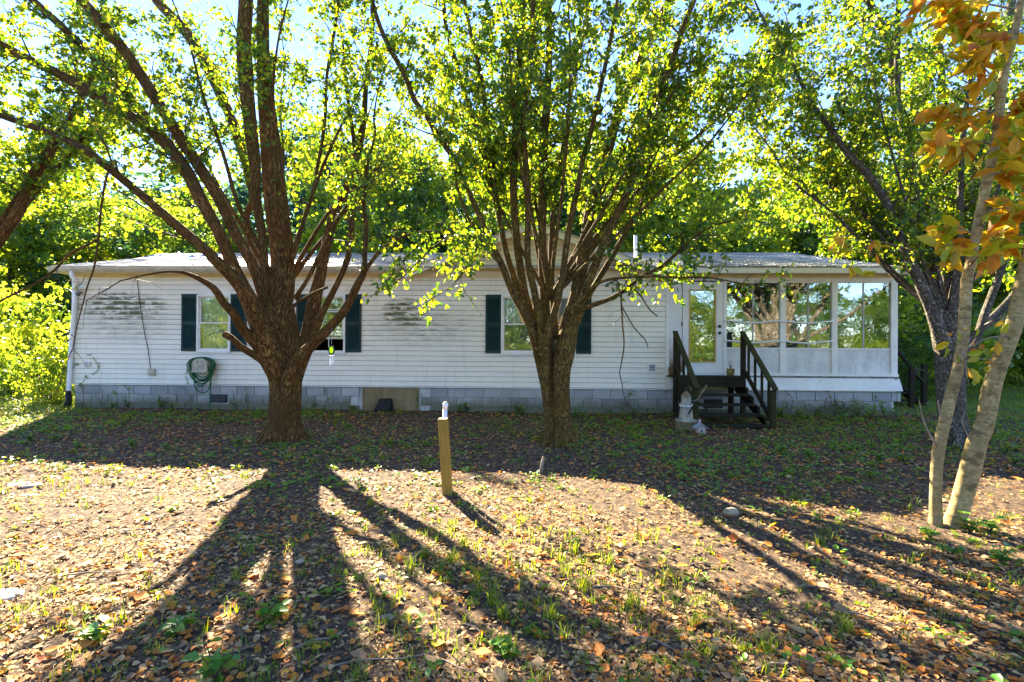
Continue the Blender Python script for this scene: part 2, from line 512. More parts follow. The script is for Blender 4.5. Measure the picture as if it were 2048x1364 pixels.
MT['bark4'] = m_bark('smooth_pale_bark', (.10, .07, .028), (.38, .28, .115), (.66, .54, .30), us=14, vs=40, moss=.55, ridged=False, mosscol=(.18, .13, .03), smooth_spots=.85)
MT['bark5'] = m_bark('far_bark', (.03, .022, .016), (.09, .07, .05), (.16, .13, .10), us=8, vs=3)
MT['twig'] = m_plain('twig_bark', (.085, .058, .036), .85, .3, 14)
MT['deadtwig'] = m_plain('dead_twig', (.26, .20, .14), .85, .3, 14)
# leaves: own colour by reflection, brighter yellow-green by transmission
MT['leaf'] = m_leaf('pear_leaf', [(0, (.018, .065, .022)), (.35, (.034, .105, .018)), (.6, (.055, .125, .015)), (.9, (.13, .16, .016)), (1, (.26, .17, .02))],
                    [(0, (.12, .32, .012)), (.40, (.32, .48, .010)), (.85, (.66, .68, .015)), (1, (.78, .55, .03))], .56)
MT['leaf_sap'] = m_leaf('sapling_leaf', [(0, (.16, .24, .014)), (.3, (.40, .33, .014)), (.6, (.62, .31, .014)), (1, (.46, .14, .014))],
                    [(0, (.50, .60, .01)), (.35, (.85, .66, .015)), (.65, (.88, .42, .015)), (1, (.70, .20, .015))], .55)
MT['leaf_bgy'] = m_leaf('yellow_wood_leaf', [(0, (.05, .12, .014)), (1, (.15, .20, .02))], [(0, (.26, .44, .02)), (1, (.66, .70, .03))], .55)  # yellow-green is the leaf's own colour
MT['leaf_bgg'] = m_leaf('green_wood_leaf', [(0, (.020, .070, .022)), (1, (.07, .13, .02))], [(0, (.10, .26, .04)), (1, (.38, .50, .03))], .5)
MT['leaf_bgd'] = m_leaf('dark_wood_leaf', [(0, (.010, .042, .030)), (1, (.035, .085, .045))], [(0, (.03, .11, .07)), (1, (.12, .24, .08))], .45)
MT['grass'] = m_leaf('grass_blade', [(0, (.055, .120, .012)), (.7, (.12, .18, .016)), (1, (.30, .24, .06))], [(0, (.30, .46, .01)), (.7, (.55, .60, .012)), (1, (.6, .5, .1))], .45)
MT['weed'] = m_leaf('weed_leaf', [(0, (.045, .17, .022)), (1, (.15, .27, .018))], [(0, (.22, .46, .01)), (1, (.55, .64, .01))], .42)
LIT = [(0, (.075, .045, .028)), (.22, (.20, .115, .055)), (.42, (.46, .28, .11)), (.60, (.62, .41, .18)), (.72, (.62, .20, .035)), (.84, (.72, .27, .035)), (.93, (.34, .055, .022)), (1, (.62, .42, .03))]
MT['litter'] = m_leaf('dry_litter', LIT, [(0, (.10, .05, .02)), (.6, (.40, .24, .10)), (.85, (.6, .24, .03)), (1, (.6, .42, .03))], .22, .75)
MT['ground'] = m_ground()
# ================================================================== ground
def axis(lo, hi, f0, f1, fine, far):
    a = np.arange(f0, f1 + 1e-6, fine)
    left = [f0 - 1.0 * 1.35 ** i for i in range(1, 40) if f0 - 1.35 ** i > -far] + [-far]
    right = [f1 + 1.0 * 1.35 ** i for i in range(1, 40) if f1 + 1.35 ** i < far] + [far]
    return np.array(sorted(left) + list(a) + sorted(right))
gx = axis(-1, 1, -13, 11, .10, 420.0); gy = axis(-1, 1, -1, 13.5, .10, 420.0)
X, Y = np.meshgrid(gx, gy, indexing='ij')
Z = gz(X, Y)
fine = (X > -13.1) & (X < 11.1) & (Y > -1.1) & (Y < 13.6)
Z = Z + np.where(fine, rng.normal(0, .006, X.shape), 0)
nx, ny = X.shape
ii, jj = np.meshgrid(np.arange(nx - 1), np.arange(ny - 1), indexing='ij')
Fg = np.stack([ii*ny+jj, (ii+1)*ny+jj, (ii+1)*ny+jj+1, ii*ny+jj+1], -1).reshape(-1, 4)
obj('ground', np_mesh('ground', np.stack([X, Y, Z], -1).reshape(-1, 3), Fg, smooth=True), MT['ground'], kind='structure')

# ================================================================== house
HX0, HX1 = WX(147), WX(1793)
Z0 = SID_Z0                                     # bottom of the siding
ZT = 3.14                                       # soffit height
EAVE_Y, EAVE_Z = 11.13, 3.27
RIDGE_Y, RIDGE_Z = 15.4, 4.27
BACK_Y = 19.4
house = thing('mobile_home', (0.5 * (HX0 + HX1), 15.4, 0), 'long white vinyl-sided mobile home with green shutters and a centre gable', 'house')
XD = WX(1331)                                   # siding ends, porch begins
GXC, GHW = WX(1066), 2.70                       # gable centre and half width
GB, GT = 3.22, 4.24

# openings: (x0,x1,z0,z1)
def opening(pl, pr, pt, pb):
    x0, z1 = W(pl, pt); x1, z0 = W(pr, pb)
    return [x0, x1, z0, z1]
WIN = [opening(397, 461, 586, 700), opening(626, 690, 586, 701), opening(1004, 1150, 587, 701)]
for w_ in WIN: w_[2], w_[3] = 1.395, 2.66
wall = Geo()
def columns(ops, x0, x1, z0, z1, fn):
    xs = x0
    for a, b_, c, d in sorted(ops):
        fn(xs, a, z0, z1); fn(a, b_, z0, c); fn(a, b_, d, z1); xs = b_
    fn(xs, x1, z0, z1)
columns(WIN, HX0, XD, Z0, ZT + .06, lambda a, b_, c, d: wall.box(a, b_, WALL_Y + .012, WALL_Y + .11, c, d))
wall.prism([(GXC - GHW + .05, ZT + .06), (GXC + GHW - .05, ZT + .06), (GXC, GT - .02)], WALL_Y + .012, WALL_Y + .11)
# end walls, back wall, floor and ceiling
wall.box(HX0, HX0 + .1, WALL_Y + .11, BACK_Y, Z0, ZT); wall.box(HX1 - .1, HX1, WALL_Y + 2.6, BACK_Y, Z0, ZT)
wall.box(HX0, HX1, BACK_Y, BACK_Y + .1, Z0, ZT)
for s in (HX0, HX1 - .1):
    o = len(wall.v); wall.add([(s, WALL_Y, ZT), (s, BACK_Y, ZT), (s, RIDGE_Y, RIDGE_Z - .12), (s+.1, WALL_Y, ZT), (s+.1, BACK_Y, ZT), (s+.1, RIDGE_Y, RIDGE_Z - .12)],
        [(0, 1, 2), (5, 4, 3), (0, 3, 4, 1), (1, 4, 5, 2), (2, 5, 3, 0)])
wallo = wall.build('wall', MT['lap_felt'], house)
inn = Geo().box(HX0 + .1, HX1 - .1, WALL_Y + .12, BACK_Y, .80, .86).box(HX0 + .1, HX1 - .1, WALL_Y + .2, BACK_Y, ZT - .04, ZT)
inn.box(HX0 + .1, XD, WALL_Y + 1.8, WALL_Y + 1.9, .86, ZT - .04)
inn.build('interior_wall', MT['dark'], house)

# siding, one board per course and run
def board(x0, x1, z, tx0=None, tx1=None, y=WALL_Y, p=SID_P, mat='siding', par=None):
    if x1 - x0 < .02: return
    tx0 = x0 if tx0 is None else tx0; tx1 = x1 if tx1 is None else tx1
    t = .018; b0 = y + .011; pz = z; z = z + .007; p = p - .007
    v = [(x0, y - t, z), (x1, y - t, z), (x1, b0, z), (x0, b0, z), (tx0, y - .002, z + p - .001), (tx1, y - .002, z + p - .001), (tx1, b0, z + p - .001), (tx0, b0, z + p - .001)]
    Geo().hexa(v).build('siding_board', MT[mat], par or wallo)
nc = int(math.ceil((ZT + .02 - Z0) / SID_P))
for k in range(nc):
    z = Z0 + k * SID_P
    cuts = []
    for a, b_, c, d in sorted(WIN):
        if z + SID_P > c - .03 and z < d + .03: cuts.append((a - .02, b_ + .02))
    # some runs have a lap joint
    joints = [HX0 + (XD - HX0) * (.28 + .2 * ((k * 37) % 10) / 10), HX0 + (XD - HX0) * (.62 + .2 * ((k * 53) % 10) / 10)]
    xs = HX0
    runs = []
    for a, b_ in cuts + [(XD, None)]:
        runs.append((xs, a)); xs = b_
    for a, b_ in runs:
        pts = [a] + [j for j in joints if a + .8 < j < b_ - .8] + [b_]
        for q in range(len(pts) - 1):
            board(pts[q] + (.0015 if q else 0), pts[q+1] - .0015, z)
k = nc
while True:
    z = Z0 + k * SID_P
    sl = (GT - GB) / GHW
    h0 = (GT - .05 - z) / sl; h1 = (GT - .05 - z - SID_P) / sl
    if h1 <= .05: break
    board(GXC - h0, GXC + h0, z, GXC - h1, GXC + h1)
    k += 1
# starter strip and corner trim
Geo().box(HX0 - .01, HX1, WALL_Y - .022, WALL_Y + .012, Z0 - .022, Z0 - .002).build('starter_strip', MT['trim'], house)
Geo().box(HX0 - .035, HX0 - .001, WALL_Y - .022, WALL_Y + .10, Z0, ZT - .005).build('corner_trim', MT['trim'], house)
Geo().box(XD, XD + .075, WALL_Y - .024, WALL_Y + .05, Z0 + .29, ZT - .07).build('corner_trim', MT['trim'], house)

# foundation of separate blocks
fnd = Geo().box(HX0 + .02, HX1 - .02, WALL_Y + .055, WALL_Y + .2, -.15, Z0 - .024)
for s in (HX0 + .02, HX1 - .2): fnd.box(s, s + .18, WALL_Y + .2, BACK_Y, -.15, Z0 - .024)
fndo = fnd.build('foundation', MT['mortar'], house)
BW, BH = .3967 + .0097, .2032
bm = Geo().box(0, BW - .014, 0, .10, 0, BH - .014).mesh('concrete_block')
bh = Geo().box(0, BW / 2 - .014, 0, .10, 0, BH - .014).mesh('concrete_block')
ax0, ax1 = WX(729), WX(834)
vents_f = [(WX(416), WX(453)), (WX(1410), WX(1447))]
for c in range(4):
    z = Z0 - .026 - (c + 1) * BH + .0
    x = HX0 + .03 + (0 if c % 2 else -BW / 2)
    while x < HX1 - .05:
        xa = x
        me = bm
        if xa < HX0: xa = HX0 + .03; me = bh
        if x + BW > HX1 - .01: me = bh
        x += BW
        w_ = BW if me is bm else BW / 2
        if xa + w_ > HX1 + .12: break
        if xa < ax1 - .05 and xa + w_ > ax0 + .05 : continue
        if c == 1 and any(xa < b_ - .1 and xa + w_ > a + .1 for a, b_ in vents_f): continue
        o = obj('concrete_block', me, MT['block'], fndo)
        o.location = (xa, WALL_Y + .018 + random.uniform(-.006, .006), z + random.uniform(-.002, .002))
for a, b_ in vents_f:
    z1 = Z0 - .026 - BH; g = Geo().box(a, b_, WALL_Y + .03, WALL_Y + .056, z1 - BH + .01, z1 - .004)
    v = g.build('foundation_vent', MT['black'], house)
    s = Geo()
    for q in range(4):
        s.box(a + .03, b_ - .03, WALL_Y + .012, WALL_Y + .029, z1 - BH + .035 + q * .04, z1 - BH + .05 + q * .04)
    s.build('vent_slat', MT['ventdark'], v)
pl = Geo().box(ax0, ax1, WALL_Y + .0, WALL_Y + .05, -.1, Z0 - .03).build('access_panel', MT['ply'], house, label='stained plywood crawl-space panel')
Geo().box(ax0 - .04, ax0 - .003, WALL_Y - .01, WALL_Y + .05, -.1, Z0 - .03).box(ax1 + .003, ax1 + .04, WALL_Y - .01, WALL_Y + .05, -.1, Z0 - .03).build('panel_batten', MT['ply'], house)

# windows ------------------------------------------------------------
def window(op, curtain, lower=None, twin=False, raised=False, muntins=False):
    x0, x1, z0, z1 = op
    y = WALL_Y
    w_ = thing_part('window', house)
    fr = .045
    def ring(nm, a, b_, c, d, t, ya, yb, m='trim'):
        g = Geo().box(a, b_, ya, yb, d - t, d).box(a, b_, ya, yb, c, c + t).box(a, a + t, ya, yb, c + t, d - t).box(b_ - t, b_, ya, yb, c + t, d - t)
        return g.build(nm, MT[m], w_, bevel=.003)
    ring('window_frame', x0 - .015, x1 + .015, z0 - .03, z1 + .015, fr, y - .045, y + .06)
    cells = [(x0 + .03, x1 - .03)] if not twin else [(x0 + .03, (x0 + x1) / 2 - .03), ((x0 + x1) / 2 + .03, x1 - .03)]
    if twin: Geo().box((x0 + x1) / 2 - .03, (x0 + x1) / 2 + .03, y - .04, y + .05, z0 + .015, z1 - .03).build('mullion', MT['trim'], w_)
    zm = (z0 + z1) / 2 - .0
    lift = .27 if raised else 0
    for a, b_ in cells:
        ring('sash', a, b_, zm - .018, z1 - .03, .028, y + .008, y + .034)
        ring('sash', a, b_, z0 + .015 + lift, zm + .012 + lift, .028, y - .022, y + .004)
        Geo().box(a + .02, b_ - .02, y + .018, y + .022, zm, z1 - .05).build('pane', MT['glass'], w_)
        Geo().box(a + .02, b_ - .02, y - .012, y - .008, z0 + .03 + lift, zm + lift).build('pane', MT['glass'], w_)
        if muntins:
            Geo().box(a + .02, b_ - .02, y + .004, y + .016, (zm + z1) / 2 - .01, (zm + z1) / 2 + .01).build('muntin', MT['trim'], w_)
            Geo().box((a+b_)/2 - .008, (a+b_)/2 + .008, y - .006, y - .001, z0 + .03, zm - .03).build('muntin', MT['trim'], w_)
        # pleated curtain / blind behind the glass
        def cloth(c0, c1, m):
            n = 26; xs = np.linspace(a, b_, n); g = Geo()
            yo = [y + .10 + .012 * math.sin(i * 1.9) + .006 * math.sin(i * .7) for i in range(n)]
            v = [(xs[i], yo[i], c0) for i in range(n)] + [(xs[i], yo[i], c1) for i in range(n)] + [(xs[i], yo[i] + .004, c0) for i in range(n)] + [(xs[i], yo[i] + .004, c1) for i in range(n)]
            f = [(i, i+1, n+i+1, n+i) for i in range(n-1)] + [(2*n+i, 3*n+i, 3*n+i+1, 2*n+i+1) for i in range(n-1)]
            g.add(v, f); g.build('curtain', MT[m], w_, smooth=True)
        if curtain: cloth(zm if lower else z0 + lift, z1, curtain)
        if lower: cloth(z0, zm, lower)
    zu = Z0 + math.ceil((z1 + .03 - Z0) / SID_P) * SID_P + .006; zd = Z0 + math.floor((z0 - .03 - Z0) / SID_P) * SID_P + .004
    Geo().box(x0 - .019, x1 + .019, y - .02, y + .011, z1 + .016, zu).build('window_casing', MT['trim'], w_)
    Geo().box(x0 - .019, x1 + .019, y - .02, y + .011, zd, z0 - .053).build('window_casing', MT['trim'], w_)
    Geo().box(x0 - .03, x1 + .03, y - .06, y + .0, z0 - .052, z0 - .031).build('window_sill', MT['trim'], w_)
    return w_
def thing_part(name, parent):
    e = bpy.data.objects.new(name, None); COL.objects.link(e); e.empty_display_size = .1
    e.parent = parent
    e.matrix_parent_inverse = Matrix.Translation(-Vector(parent.location))
    return e
window(WIN[0], 'curtain')
window(WIN[1], 'window_cloth', None, raised=True, muntins=True)
window(WIN[2], 'curtain2', 'curtain_grey', twin=True)
def shutter(pl, pr):
    x0, x1 = WX(pl), WX(pr); z0, z1 = 1.375, 2.69; y = WALL_Y - .016
    g = Geo().box(x0, x0 + .045, y - .028, y, z0, z1).box(x1 - .045, x1, y - .028, y, z0, z1)
    for a, b_ in ((z0, z0 + .06), (z1 - .06, z1), ((z0 + z1) / 2 - .03, (z0 + z1) / 2 + .03)):
        g.box(x0 + .045, x1 - .045, y - .027, y, a, b_)
    g.box(x0 + .045, x1 - .045, y - .006, y, z0 + .06, z1 - .06)
    s = g.build('shutter', MT['shutter'], house)
    l = Geo(); z = z0 + .065
    while z < z1 - .09:
        if abs(z + .014 - (z0 + z1) / 2) > .05:
            l.add([(x0 + .045, y - .024, z), (x1 - .045, y - .024, z), (x1 - .045, y - .008, z + .026), (x0 + .045, y - .008, z + .026), (x0 + .045, y - .020, z - .004), (x1 - .045, y - .020, z - .004), (x1 - .045, y - .006, z + .02), (x0 + .045, y - .006, z + .02)], BOXF)
        z += .03
    l.build('slat', MT['shutter'], s, kind='stuff')
for a in ((364.5, 396), (462.5, 494), (593.5, 625), (691.5, 723), (971, 1002.5), (1151.5, 1182)): shutter(*a)

# porch front --------------------------------------------------------
b = MB('chalky_porch_panel'); p_ = b.pos()
c_ = b.ramp(b.noise(b.mapping(p_, (2.2, 1, .8)), 2.0, 7, .7), [(.3, (.50, .50, .50)), (.62, (.76, .76, .76))])
c_ = b.mix(b.math('MULTIPLY', b.ramp(b.noise(p_, 11, 6, .75), [(.60, grey(0)), (.68, grey(1))]), .7), c_, (.13, .12, .10))
b.set(c_, .75, .2); MT['panel'] = b.m
PW = [(1452, 1559), (1570, 1662), (1673, 1780)]
zs0, zs1 = W(1600, 697)[1], W(1600, 566)[1]
PY = WALL_Y - .01
pf = Geo()
zpt = ZT - .02
zfl = .93
pf.box(XD + .075, HX1, PY, PY + .1, zs1 + .05, ZT + .06)                      # header
pfo = pf.build('porch_header', MT['trim'], house)
Geo().box(XD + .07, HX1 + .015, PY - .03, PY - .002, zs1 + .12, zs1 + .155).build('header_trim', MT['trim'], house)
posts = [(1445.5, 1452), (1559, 1570), (1662, 1673), (1780, 1793)]
for a, b_ in posts:
    Geo().box(WX(a), WX(b_), PY - .03, PY + .08, zfl, zs1 + .048).build('porch_post', MT['trim'], house, bevel=.004)
for k, (a, b_) in enumerate(PW):
    x0, x1 = WX(a) + .002, WX(b_) - .002
    w_ = thing_part('porch_window', house)
    t = .035
    Geo().box(x0, x1, PY - .01, PY + .05, zs1, zs1 + .047).build('window_head', MT['trim'], w_)
    Geo().box(x0, x1, PY - .01, PY + .05, zs0 - .02, zs0 + t - .02).build('window_sill', MT['trim'], w_)
    xm = (x0 + x1) / 2
    Geo().box(xm - .014, xm + .014, PY, PY + .035, zs0 + .016, zs1 - .001).build('mullion', MT['vent'], w_)
    for c, d in ((x0, xm - .015), (xm + .015, x1)):
        Geo().box(c, d, PY + .012, PY + .018, zs0 + .016, zs1 - .001).build('pane', MT['glass_porch'], w_)
    Geo().box(x0, x1, PY + .004, PY + .06, zfl + .05, zs0 - .021).build('porch_panel', MT['panel'], house)
# two thin sagging plastic rails across the first two bays
for zz, yy in ((640, 645), (680, 686)):
    pts = []
    for q in range(15):
        px = 1447 + (1668 - 1447) * q / 14
        dip = 3.2 * math.sin(q / 14 * 2 * math.pi * 2 - math.pi / 2)
        x, z = W(px, zz + 3 + dip * .7 + q * .12, PY - .05); pts.append((x, PY - .05, z))
    Geo().tube(pts, .018, 8).build('bent_rail', MT['pvc'], house, smooth=True)
# sill board and floor edge
Geo().box(XD + .02, HX1 + .01, PY - .045, PY + .003, zfl - .01, zfl + .048).build('sill_board', MT['trim'], house)
rot = m_wood('rotten_board', (.34, .33, .29), .8, 3.0, (1, 1, 5), (.06, .055, .035))
Geo().box(XD + .02, HX1 + .012, PY - .03, PY + .06, Z0 + 2.42 * SID_P, zfl - .011).build('rim_board', rot, house)
# flared skirt courses below the porch
xs0, xs1 = XD + .005, WX(1801)
for k in range(2):
    z = Z0 + k * SID_P * 1.18; h = SID_P * 1.18
    yb = PY - .075 + .032 * k
    v = [(xs0, yb, z), (xs1 - .02 * k, yb, z), (xs1 - .02 * k, PY - .0, z), (xs0, PY - .0, z), (xs0, yb + .030, z + h), (xs1 - .02 * k - .015, yb + .030, z + h), (xs1 - .02 * k - .015, PY, z + h), (xs0, PY, z + h)]
    Geo().hexa(v).build('skirt_board', MT['trim'], house)
# panel left of the door, with rust stain
b = MB('stained_door_panel'); p_ = b.pos(); sx = b.n('ShaderNodeSeparateXYZ'); b.l(p_, sx.inputs[0])
hz = b.math('ADD', sx.outputs[2], b.math('MULTIPLY', b.math('SUBTRACT', b.noise(b.mapping(p_, (6, 1, 2)), 2.5, 6, .7), .5), .8))
c_ = b.mix(b.ramp(b.math('MULTIPLY', hz, .5), [(.52, grey(1)), (.85, grey(0))]), (.74, .74, .74), (.16, .10, .045))
b.set(c_, .7, .2)
MT['rustpanel'] = b.m
Geo().box(XD + .075, WX(1364), PY + .0, PY + .06, zfl + .05, zs1 + .049).build('door_side_panel', MT['rustpanel'], house)
# glazed door
d_ = thing_part('door', house)
dx0, dx1 = WX(1365), WX(1445)
gx0, gx1 = WX(1377), WX(1431); gz0, gz1 = W(1400, 725)[1], W(1400, 579)[1]
Geo().box(dx0, gx0, PY - .012, PY + .04, zfl + .05, zs1 + .02).box(gx1, dx1, PY - .012, PY + .04, zfl + .05, zs1 + .02).box(gx0, gx1, PY - .012, PY + .04, zfl + .05, gz0).box(gx0, gx1, PY - .012, PY + .04, gz1, zs1 + .02).build('door_leaf', MT['trim'], d_)
t = .03
Geo().box(gx0, gx1, PY - .026, PY - .0, gz1 - t, gz1).box(gx0, gx1, PY - .026, PY - .0, gz0, gz0 + t).box(gx0, gx0 + t, PY - .026, PY - .0, gz0 + t, gz1 - t).box(gx1 - t, gx1, PY - .026, PY - .0, gz0 + t, gz1 - t).build('glazing_bead', MT['brass'], d_)
Geo().box(gx0 + t, gx1 - t, PY + .005, PY + .011, gz0 + t, gz1 - t).build('pane', MT['glass_porch'], d_)
for zz in (653, 666):
    x, z = W(1437.5, zz)
    Geo().tube([(x, PY - .012, z), (x, PY - .04, z)], .016, 10).tube([(x, PY - .04, z), (x, PY - .055, z), (x, PY - .075, z)], [.03, .036, .022], 12).build('door_knob', MT['black'], d_, smooth=True)
for zz in (600, 648, 700):
    x, z = W(1363, zz); Geo().box(x - .012, x + .012, PY - .03, PY - .0125, z - .045, z + .045).build('hinge', MT['ventdark'], d_)
# porch interior: floor, rear wall, a few dim furnishings of the room itself
Geo().box(XD, HX1 - .1, PY + .12, WALL_Y + 2.6, zfl - .08, zfl).build('porch_floor', MT['deck'], house)
Geo().box(XD - .1, XD, WALL_Y + .12, WALL_Y + 2.6, zfl, ZT - .05).box(XD, HX1, WALL_Y + 2.6, WALL_Y + 2.7, zfl, ZT - .05).build('porch_rear_wall', m_plain('dim_panel', (.22, .21, .19), .8, .2, 3), house)
x0 = HX1 - .06
Geo().box(x0, HX1 - .001, PY + .1, WALL_Y + 2.6, Z0, zs0).box(x0, HX1 - .001, PY + .1, WALL_Y + 2.6, zs1, ZT).build('porch_side_wall', MT['trim'], house)
Geo().box(x0 + .02, x0 + .026, PY + .1, WALL_Y + 2.6, zs0 + .001, zs1 - .001).build('side_pane', MT['glass_porch'], house)
# mop pot stain lumps at the door: left bucket on the landing is a thing of its own further down

# eaves, soffit, gutter, fascia --------------------------------------
RX0, RX1 = WX(98, EAVE_Y), WX(1800, EAVE_Y)
gl, gr = GXC - GHW, GXC + GHW
Geo().box(RX0 + .12, gl, EAVE_Y + .035, WALL_Y + .01, ZT - .012, ZT + .01).build('soffit', MT['soffit'], house)
Geo().box(gr, HX1 + .1, EAVE_Y + .035, WALL_Y - .012, ZT - .012, ZT + .01).build('soffit', MT['soffit'], house)
Geo().box(gl, gr, WALL_Y - .05, WALL_Y - .016, ZT - .03, ZT + .01).build('frieze_trim', MT['soffit'], house)
Geo().box(HX0, XD, WALL_Y - .035, WALL_Y - .015, ZT - .075, ZT - .013).build('frieze_board', MT['soffit'], house)
Geo().box(XD, HX1, PY - .04, PY - .003, ZT - .06, ZT - .013).build('frieze_board', MT['soffit'], house)
# gutter on the left eave
gp = [(0, 0), (-.06, 0), (-.105, .05), (-.115, .115), (-.10, .115), (-.093, .056), (-.053, .012), (0, .012)]
v = []; n = len(gp)
for xx in (RX0, gl + .02):
    v += [(xx, EAVE_Y + .034 + a, ZT + .005 + c) for a, c in gp]
f = [tuple(range(n))[::-1], tuple(range(n, 2*n))] + [(i, (i+1) % n, (i+1) % n + n, i + n) for i in range(n)]
Geo().add(v, f).build('gutter', MT['gutter'], house)
Geo().box(RX0 + .02, gl + .01, EAVE_Y + .036, EAVE_Y + .06, ZT + .012, EAVE_Z - .03).build('fascia', MT['gutter'], house)
Geo().box(gr - .1, RX1, EAVE_Y, EAVE_Y + .034, ZT - .005, EAVE_Z - .02).build('fascia', MT['trim'], house)
Geo().box(gl - .06, gl + .14, EAVE_Y - .10, EAVE_Y - .082, ZT + .02, ZT + .13).build('gutter_end', MT['trim'], house)
for s in (RX0 + .05, RX1 - .08):          # rake boards at the house ends
    for (ya, za, yb, zb) in ((EAVE_Y + .036, EAVE_Z, RIDGE_Y, RIDGE_Z), (2 * RIDGE_Y - EAVE_Y, EAVE_Z, RIDGE_Y, RIDGE_Z)):
        Geo().hexa([(s, ya, za - .15), (s + .03, ya, za - .15), (s + .03, yb, zb - .15), (s, yb, zb - .15), (s, ya, za - .028), (s + .03, ya, za - .028), (s + .03, yb, zb - .028), (s, yb, zb - .028)]).build('rake_board', MT['trim'], house)
# downspout: elbow back to the wall, then down to a black boot
x, z = W(146, 550, EAVE_Y - .02)
xd = WX(139, WALL_Y - .06)
pts = catmull(np.array([(x - .02, EAVE_Y - .02, ZT + .02), (x - .02, EAVE_Y - .02, ZT - .10), (x + .03, EAVE_Y + .05, ZT - .22), (xd + .15, WALL_Y - .09, ZT - .36), (xd + .14, WALL_Y - .07, ZT - .55), (xd + .06, WALL_Y - .07, 1.6), (xd + .0, WALL_Y - .07, .42)]), .06)
Geo().tube(pts, .048, 10).build('downspout', MT['pvc'], house, smooth=True)
Geo().tube([(xd, WALL_Y - .07, .44), (xd, WALL_Y - .07, .2), (xd - .02, WALL_Y - .1, .04)], [.06, .062, .085], 12).build('downspout_boot', MT['black'], house, smooth=True)

# roof ---------------------------------------------------------------
RB = 2 * RIDGE_Y - EAVE_Y
def slab(g, quad, t=.025):
    g.hexa([(a, b_, c - t) for a, b_, c in quad] + list(quad))
g = Geo()
slab(g, [(RX0, EAVE_Y, EAVE_Z), (RX1, EAVE_Y, EAVE_Z), (RX1, RIDGE_Y, RIDGE_Z), (RX0, RIDGE_Y, RIDGE_Z)])
slab(g, [(RX1, RB, EAVE_Z), (RX0, RB, EAVE_Z), (RX0, RIDGE_Y + .001, RIDGE_Z), (RX1, RIDGE_Y + .001, RIDGE_Z)])
roof = g.build('roof', MT['shingle'], house)
slope = (RIDGE_Z - EAVE_Z) / (RIDGE_Y - EAVE_Y); slen = math.hypot(RIDGE_Z - EAVE_Z, RIDGE_Y - EAVE_Y)
uy, uz = (RIDGE_Y - EAVE_Y) / slen, (RIDGE_Z - EAVE_Z) / slen
TW, TE = .305, .143
sh = Geo(); shr = []
tabs = []
for c in range(int(slen / TE)):
    x = RX0 + .02 - (TW / 2 if c % 2 else 0)
    while x < RX1:
        a, b_ = max(RX0 + .005, x), min(RX1 - .005, x + TW - .012)
        x += TW
        if b_ - a < .06: continue
        xm = (a + b_) / 2; s = c * TE
        yy = EAVE_Y + s * uy
        gzr = GT + .03 - abs(xm - GXC) * (GT - GB) / GHW
        if gzr > EAVE_Z + s * uz + .03 and abs(xm - GXC) < GHW: continue       # under the gable roof
        tabs.append((a, b_, s, xm))
def tabverts(a, b_, s, j):
    s0, s1 = s - .015 + j * .012, s + TE + .012
    lift = .017 + .010 * abs(j)
    def pt(x, q, h): return (x, EAVE_Y + q * uy - h * uz, EAVE_Z + q * uz + h * uy)
    return [pt(a, s0, lift - .012), pt(b_, s0, lift - .012), pt(b_, s1, .002), pt(a, s1, .002), pt(a, s0, lift), pt(b_, s0, lift), pt(b_, s1, .008), pt(a, s1, .008)]
tabs.sort(key=lambda q: -( (q[3] > XD) * 100 - q[2] * 4 + q[3] * .05))
for k, (a, b_, s, xm) in enumerate(tabs):
    j = random.gauss(0, .5) if xm > XD else random.gauss(0, .25)
    v = tabverts(a, b_, s, j)
    if k < 290:
        me = Geo().hexa(v).mesh('shingle')
        at = me.attributes.new('rnd', 'FLOAT', 'POINT'); at.data.foreach_set('value', np.full(8, random.random(), dtype=np.float32))
        obj('shingle', me, MT['shingle'], roof)
    else:
        sh.hexa(v); shr += [random.random()] * 8
me = sh.mesh('shingle_courses'); at = me.attributes.new('rnd', 'FLOAT', 'POINT'); at.data.foreach_set('value', np.array(shr, dtype=np.float32))
obj('shingle_courses', me, MT['shingle'], roof, kind='stuff')
Geo().bar((RX0, RIDGE_Y, RIDGE_Z + .015), (RX1, RIDGE_Y, RIDGE_Z + .015), .24, .03).build('ridge_cap', MT['shingle'], roof)
# gable roof: two triangular slopes back to the main ridge
for s in (-1, 1):
    e = (GXC + s * (GHW + .12), EAVE_Y - .02, GB - .02); r0 = (GXC, EAVE_Y - .02, GT + .03); r1 = (GXC, RIDGE_Y, GT + .03)
    e2 = (e[0], EAVE_Y + .3, GB - .02)
    g = Geo(); top = [e, e2, r1, r0]
    n4 = [(a, b_, c + .012) for a, b_, c in top] + [(a, b_, c - .02) for a, b_, c in top]
    g.add(n4, [(0, 1, 2, 3), (7, 6, 5, 4), (0, 4, 5, 1), (1, 5, 6, 2), (2, 6, 7, 3), (3, 7, 4, 0)])
    g.build('gable_roof', MT['shingle'], house)
    Geo().hexa([(e[0], EAVE_Y - .0, GB - .20), (GXC, EAVE_Y - .0, GT - .14), (GXC, EAVE_Y + .03, GT - .14), (e[0], EAVE_Y + .03, GB - .20), (e[0], EAVE_Y - .0, GB - .042), (GXC, EAVE_Y - .0, GT + .008), (GXC, EAVE_Y + .03, GT + .008), (e[0], EAVE_Y + .03, GB - .042)]).build('gable_fascia', MT['trim'], house)
    Geo().hexa([(e[0], EAVE_Y + .031, GB - .11), (GXC, EAVE_Y + .031, GT - .06), (GXC, WALL_Y - .016, GT - .06), (e[0], WALL_Y - .016, GB - .11), (e[0], EAVE_Y + .031, GB - .095), (GXC, EAVE_Y + .031, GT - .045), (GXC, WALL_Y - .016, GT - .045), (e[0], WALL_Y - .016, GB - .095)]).build('gable_soffit', MT['soffit'], house)
x, z = W(1271, 505, 13.2); zr = EAVE_Z + (13.2 - EAVE_Y) * slope
